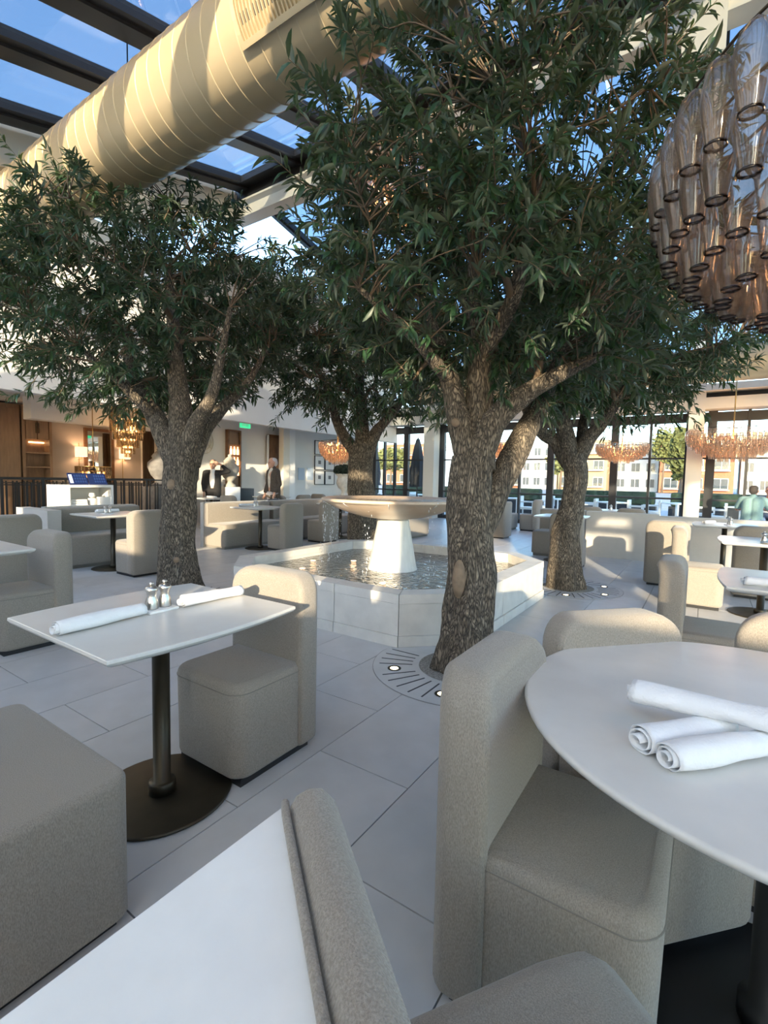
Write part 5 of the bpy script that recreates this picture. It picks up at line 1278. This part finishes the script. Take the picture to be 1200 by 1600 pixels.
# ------------------------------------------------------------------ outside
g = struct('ground', MB().box(-160, 200, -160, 420, -.4, -.2).mesh('ground', 'asphalt'))
struct('patio', MB().box(-40, 40, 15.1, 24, -.12, -.02).mesh('patio', 'patio'))
for i in range(9):
    x = -16 + i * 4.2
    pl_ = thing('hedge_planter', 'clipped dark hedge in a long planter along the patio edge', 'hedge', (x, 20.5, -.02), 0, 'hedge planters along the patio')
    MB().box(-1.9, 1.9, -.3, .3, 0, .55).build('planter_box', 'dark_frame', pl_)
    hm = bevelbox('hedge', -1.85, 1.85, -.27, .27, .55, 1.05, 'hedge', [(sharp, .08, 2)]); obj('hedge', hm, pl_)
for i in range(8):
    x = -9.5 + i * 1.75; y = 17.0 + (i % 2) * 1.3
    tb = thing('patio_table', 'white patio table outside the window wall', 'table', (x, y, -.02), R(10 * i), 'white patio tables outside')
    MB().box(-.4, .4, -.4, .4, .70, .74).build('table_top', 'white_paint', tb)
    for sx in (-1, 1):
        for sy in (-1, 1): MB().box(sx * .37 - .02, sx * .37 + .02, sy * .37 - .02, sy * .37 + .02, 0, .70).build('leg', 'white_paint', tb)
    for sx in (-1, 1):
        ch = thing('patio_chair', 'white patio armchair outside the window wall', 'chair', (x + sx * .75, y + .1, -.02), R(90 * sx), 'white patio armchairs outside')
        MB().box(-.27, .27, -.27, .27, .36, .44).build('seat', 'white_paint', ch)
        MB().box(-.27, .27, .23, .29, .44, .82).build('backrest', 'white_paint', ch)
        for ax in (-1, 1):
            MB().box(ax * .27 - .02, ax * .27 + .02, -.27, .27, .60, .64).build('armrest', 'white_paint', ch)
            for ay in (-1, 1): MB().box(ax * .25 - .02, ax * .25 + .02, ay * .25 - .02, ay * .25 + .02, 0, .60 if ay < 0 else .36).build('leg', 'white_paint', ch)
def parasol(label, p):
    t = thing('closed_parasol', label, 'parasol', p)
    MB().tube([(0, 0, 0), (0, 0, 2.9)], .03, 10).build('pole', 'dark_frame', t)
    m = MB(); prof = [(.06, 2.85), (.14, 2.5), (.22, 2.0), (.28, 1.55), (.25, 1.2), (.30, 1.05)]
    n = 24
    for k in range(n):
        a = 2 * math.pi * k / n; f = 1 + .16 * math.cos(a * 8)
        for r_, z_ in prof: m.v.append((r_ * f * math.cos(a), r_ * f * math.sin(a), z_))
    for k in range(n):
        for i in range(5): m.f.append((k * 6 + i, ((k + 1) % n) * 6 + i, ((k + 1) % n) * 6 + i + 1, k * 6 + i + 1))
    m.build('canopy', 'umbrella_cloth', t, True)
    MB().box(-.3, .3, -.3, .3, 0, .08).build('base', 'dark_frame', t)
q = on(652, 740, Y=15.9); parasol('closed dark parasol outside the glass, behind the fountain', (q.x, 15.9, -.02))
q = on(584, 740, Y=17.5); parasol('closed dark parasol outside the glass, nearer the framed pictures', (q.x, 17.5, -.02))
# town houses across the street
def house(x0, x1, y, h, material, label, floors=3, bays=3):
    t = thing('town_house', label, 'building', ((x0 + x1) / 2, y, -.12)); w_ = (x1 - x0) / 2
    MB().box(-w_, w_, 0, 10, 0, h).build('wall', material, t)
    MB().box(-w_ - .2, w_ + .2, -.25, 10, h, h + .35).build('roof_edge', 'white_house', t)
    for f in range(floors):
        zf = h * (f + .28) / floors
        for b_ in range(bays):
            x = -w_ + 2 * w_ * (b_ + .5) / bays; ww = w_ / bays * .55
            wi = MB().box(x - ww - .1, x + ww + .1, -.1, 0.0, zf - .1, zf + h / floors * .5 + .1).build('window', 'white_house', t)
            MB().box(x - ww, x - .05, -.14, -.02, zf, zf + h / floors * .5).build('pane', 'window_dark', wi)
            MB().box(x + .05, x + ww, -.14, -.02, zf, zf + h / floors * .5).build('pane', 'window_dark', wi)
        if material != 'white_house': 
            bl = MB().box(-w_ * .9, w_ * .9, -1.0, 0, zf - .35, zf - .2).build('balcony', 'white_house', t)
            MB().box(-w_ * .9, w_ * .9, -1.0, -.95, zf - .2, zf + .55).build('balcony_rail', 'window_glass', bl)
YH = 105
specs = [(-110, -98, 'beige_house'), (-97, -85, 'brick_house'), (-84, -74, 'white_house'), (-70, -58, 'brick_house'), (-57, -48, 'beige_house'), (-46, -35, 'brick_house'), (-34, -27, 'white_house'), (-26.5, -17, 'beige_house'), (-16, -8, 'white_house'), (-7.5, 4, 'brick_house'), (5, 12, 'white_house'), (13, 25, 'beige_house'), (26, 36, 'brick_house'), (37, 48, 'white_house')]
for i, (a, b, mt) in enumerate(specs):
    hx = {'brick_house': 'red brick', 'white_house': 'white rendered', 'beige_house': 'sandy beige'}[mt]
    house(a, b, YH + (i % 3) * 2, 9.5 + (i % 2) * .8, mt, hx + ' three-storey town house across the street', 3, 3)
    [o for o in C.objects if o.name.startswith('town_house')][-1]['group'] = hx + ' town houses'
# gabled shed seen between trunk and pillar
q = on(700, 745, Y=36)
sh = thing('gabled_barn', 'pale blue gabled building beyond the patio', 'building', (q.x, 36, -.12))
wm = MB().add([(-2.2, 0, 0), (2.2, 0, 0), (2.2, 0, 2.9), (0, 0, 4.0), (-2.2, 0, 2.9), (-2.2, 8, 0), (2.2, 8, 0), (2.2, 8, 2.9), (0, 8, 4.0), (-2.2, 8, 2.9)], [(0, 1, 2, 3, 4), (9, 8, 7, 6, 5), (0, 5, 6, 1), (1, 6, 7, 2), (0, 4, 9, 5)])
wm.build('wall', 'blue_siding', sh)
MB().add([(-2.5, -.2, 2.75), (0, -.2, 4.02), (0, 8.2, 4.02), (-2.5, 8.2, 2.75), (-2.5, -.2, 2.9), (0, -.2, 4.17), (0, 8.2, 4.17), (-2.5, 8.2, 2.9)], [(0, 1, 2, 3), (7, 6, 5, 4), (0, 4, 5, 1), (1, 5, 6, 2), (2, 6, 7, 3), (3, 7, 4, 0)]).build('roof_slope', 'white_house', sh)
MB().add([(2.5, -.2, 2.75), (0, -.2, 4.02), (0, 8.2, 4.02), (2.5, 8.2, 2.75), (2.5, -.2, 2.9), (0, -.2, 4.17), (0, 8.2, 4.17), (2.5, 8.2, 2.9)], [(3, 2, 1, 0), (4, 5, 6, 7), (1, 5, 4, 0), (2, 6, 5, 1), (3, 7, 6, 2), (0, 4, 7, 3)]).build('roof_slope', 'white_house', sh)
# street trees
def blob_tree(label, p, h, r_, seed):
    rg = random.Random(seed); t = thing('street_tree', label, 'tree', p, 0, 'street trees')
    MB().tube([(0, 0, 0), (.1, 0, h * .5), (0, 0, h * .8)], [.18, .13, .06], 8).build('trunk', 'twig_bark', t, True)
    m = MB()
    for k in range(1400):
        u = Vector([rg.gauss(0, 1) for _ in range(3)]).normalized() * rg.uniform(.5, 1); u *= .8 + .35 * noise.noise(u * 2 + Vector((seed, 0, 0)))
        q_ = Vector((u.x * r_, u.y * r_, h * .72 + u.z * h * .33)); d = Vector([rg.gauss(0, 1) for _ in range(3)]).normalized() * .22; e2 = d.orthogonal()
        m.add([q_ - d, q_ + e2, q_ + d, q_ - e2], [(0, 1, 2, 3)])
    o = m.build('crown', 'tree_green', t); o['kind'] = 'stuff'
for i, (px, Yd, h, r_) in enumerate(((875, 60, 6, 2.2), (1035, 99, 11.5, 2.6), (1064, 26, 4.0, .5), (610, 60, 6, 4))):
    q = on(px, 750, Y=Yd); blob_tree('leafy street tree beyond the patio', (q.x, Yd, -.12), h, r_, i + 3)
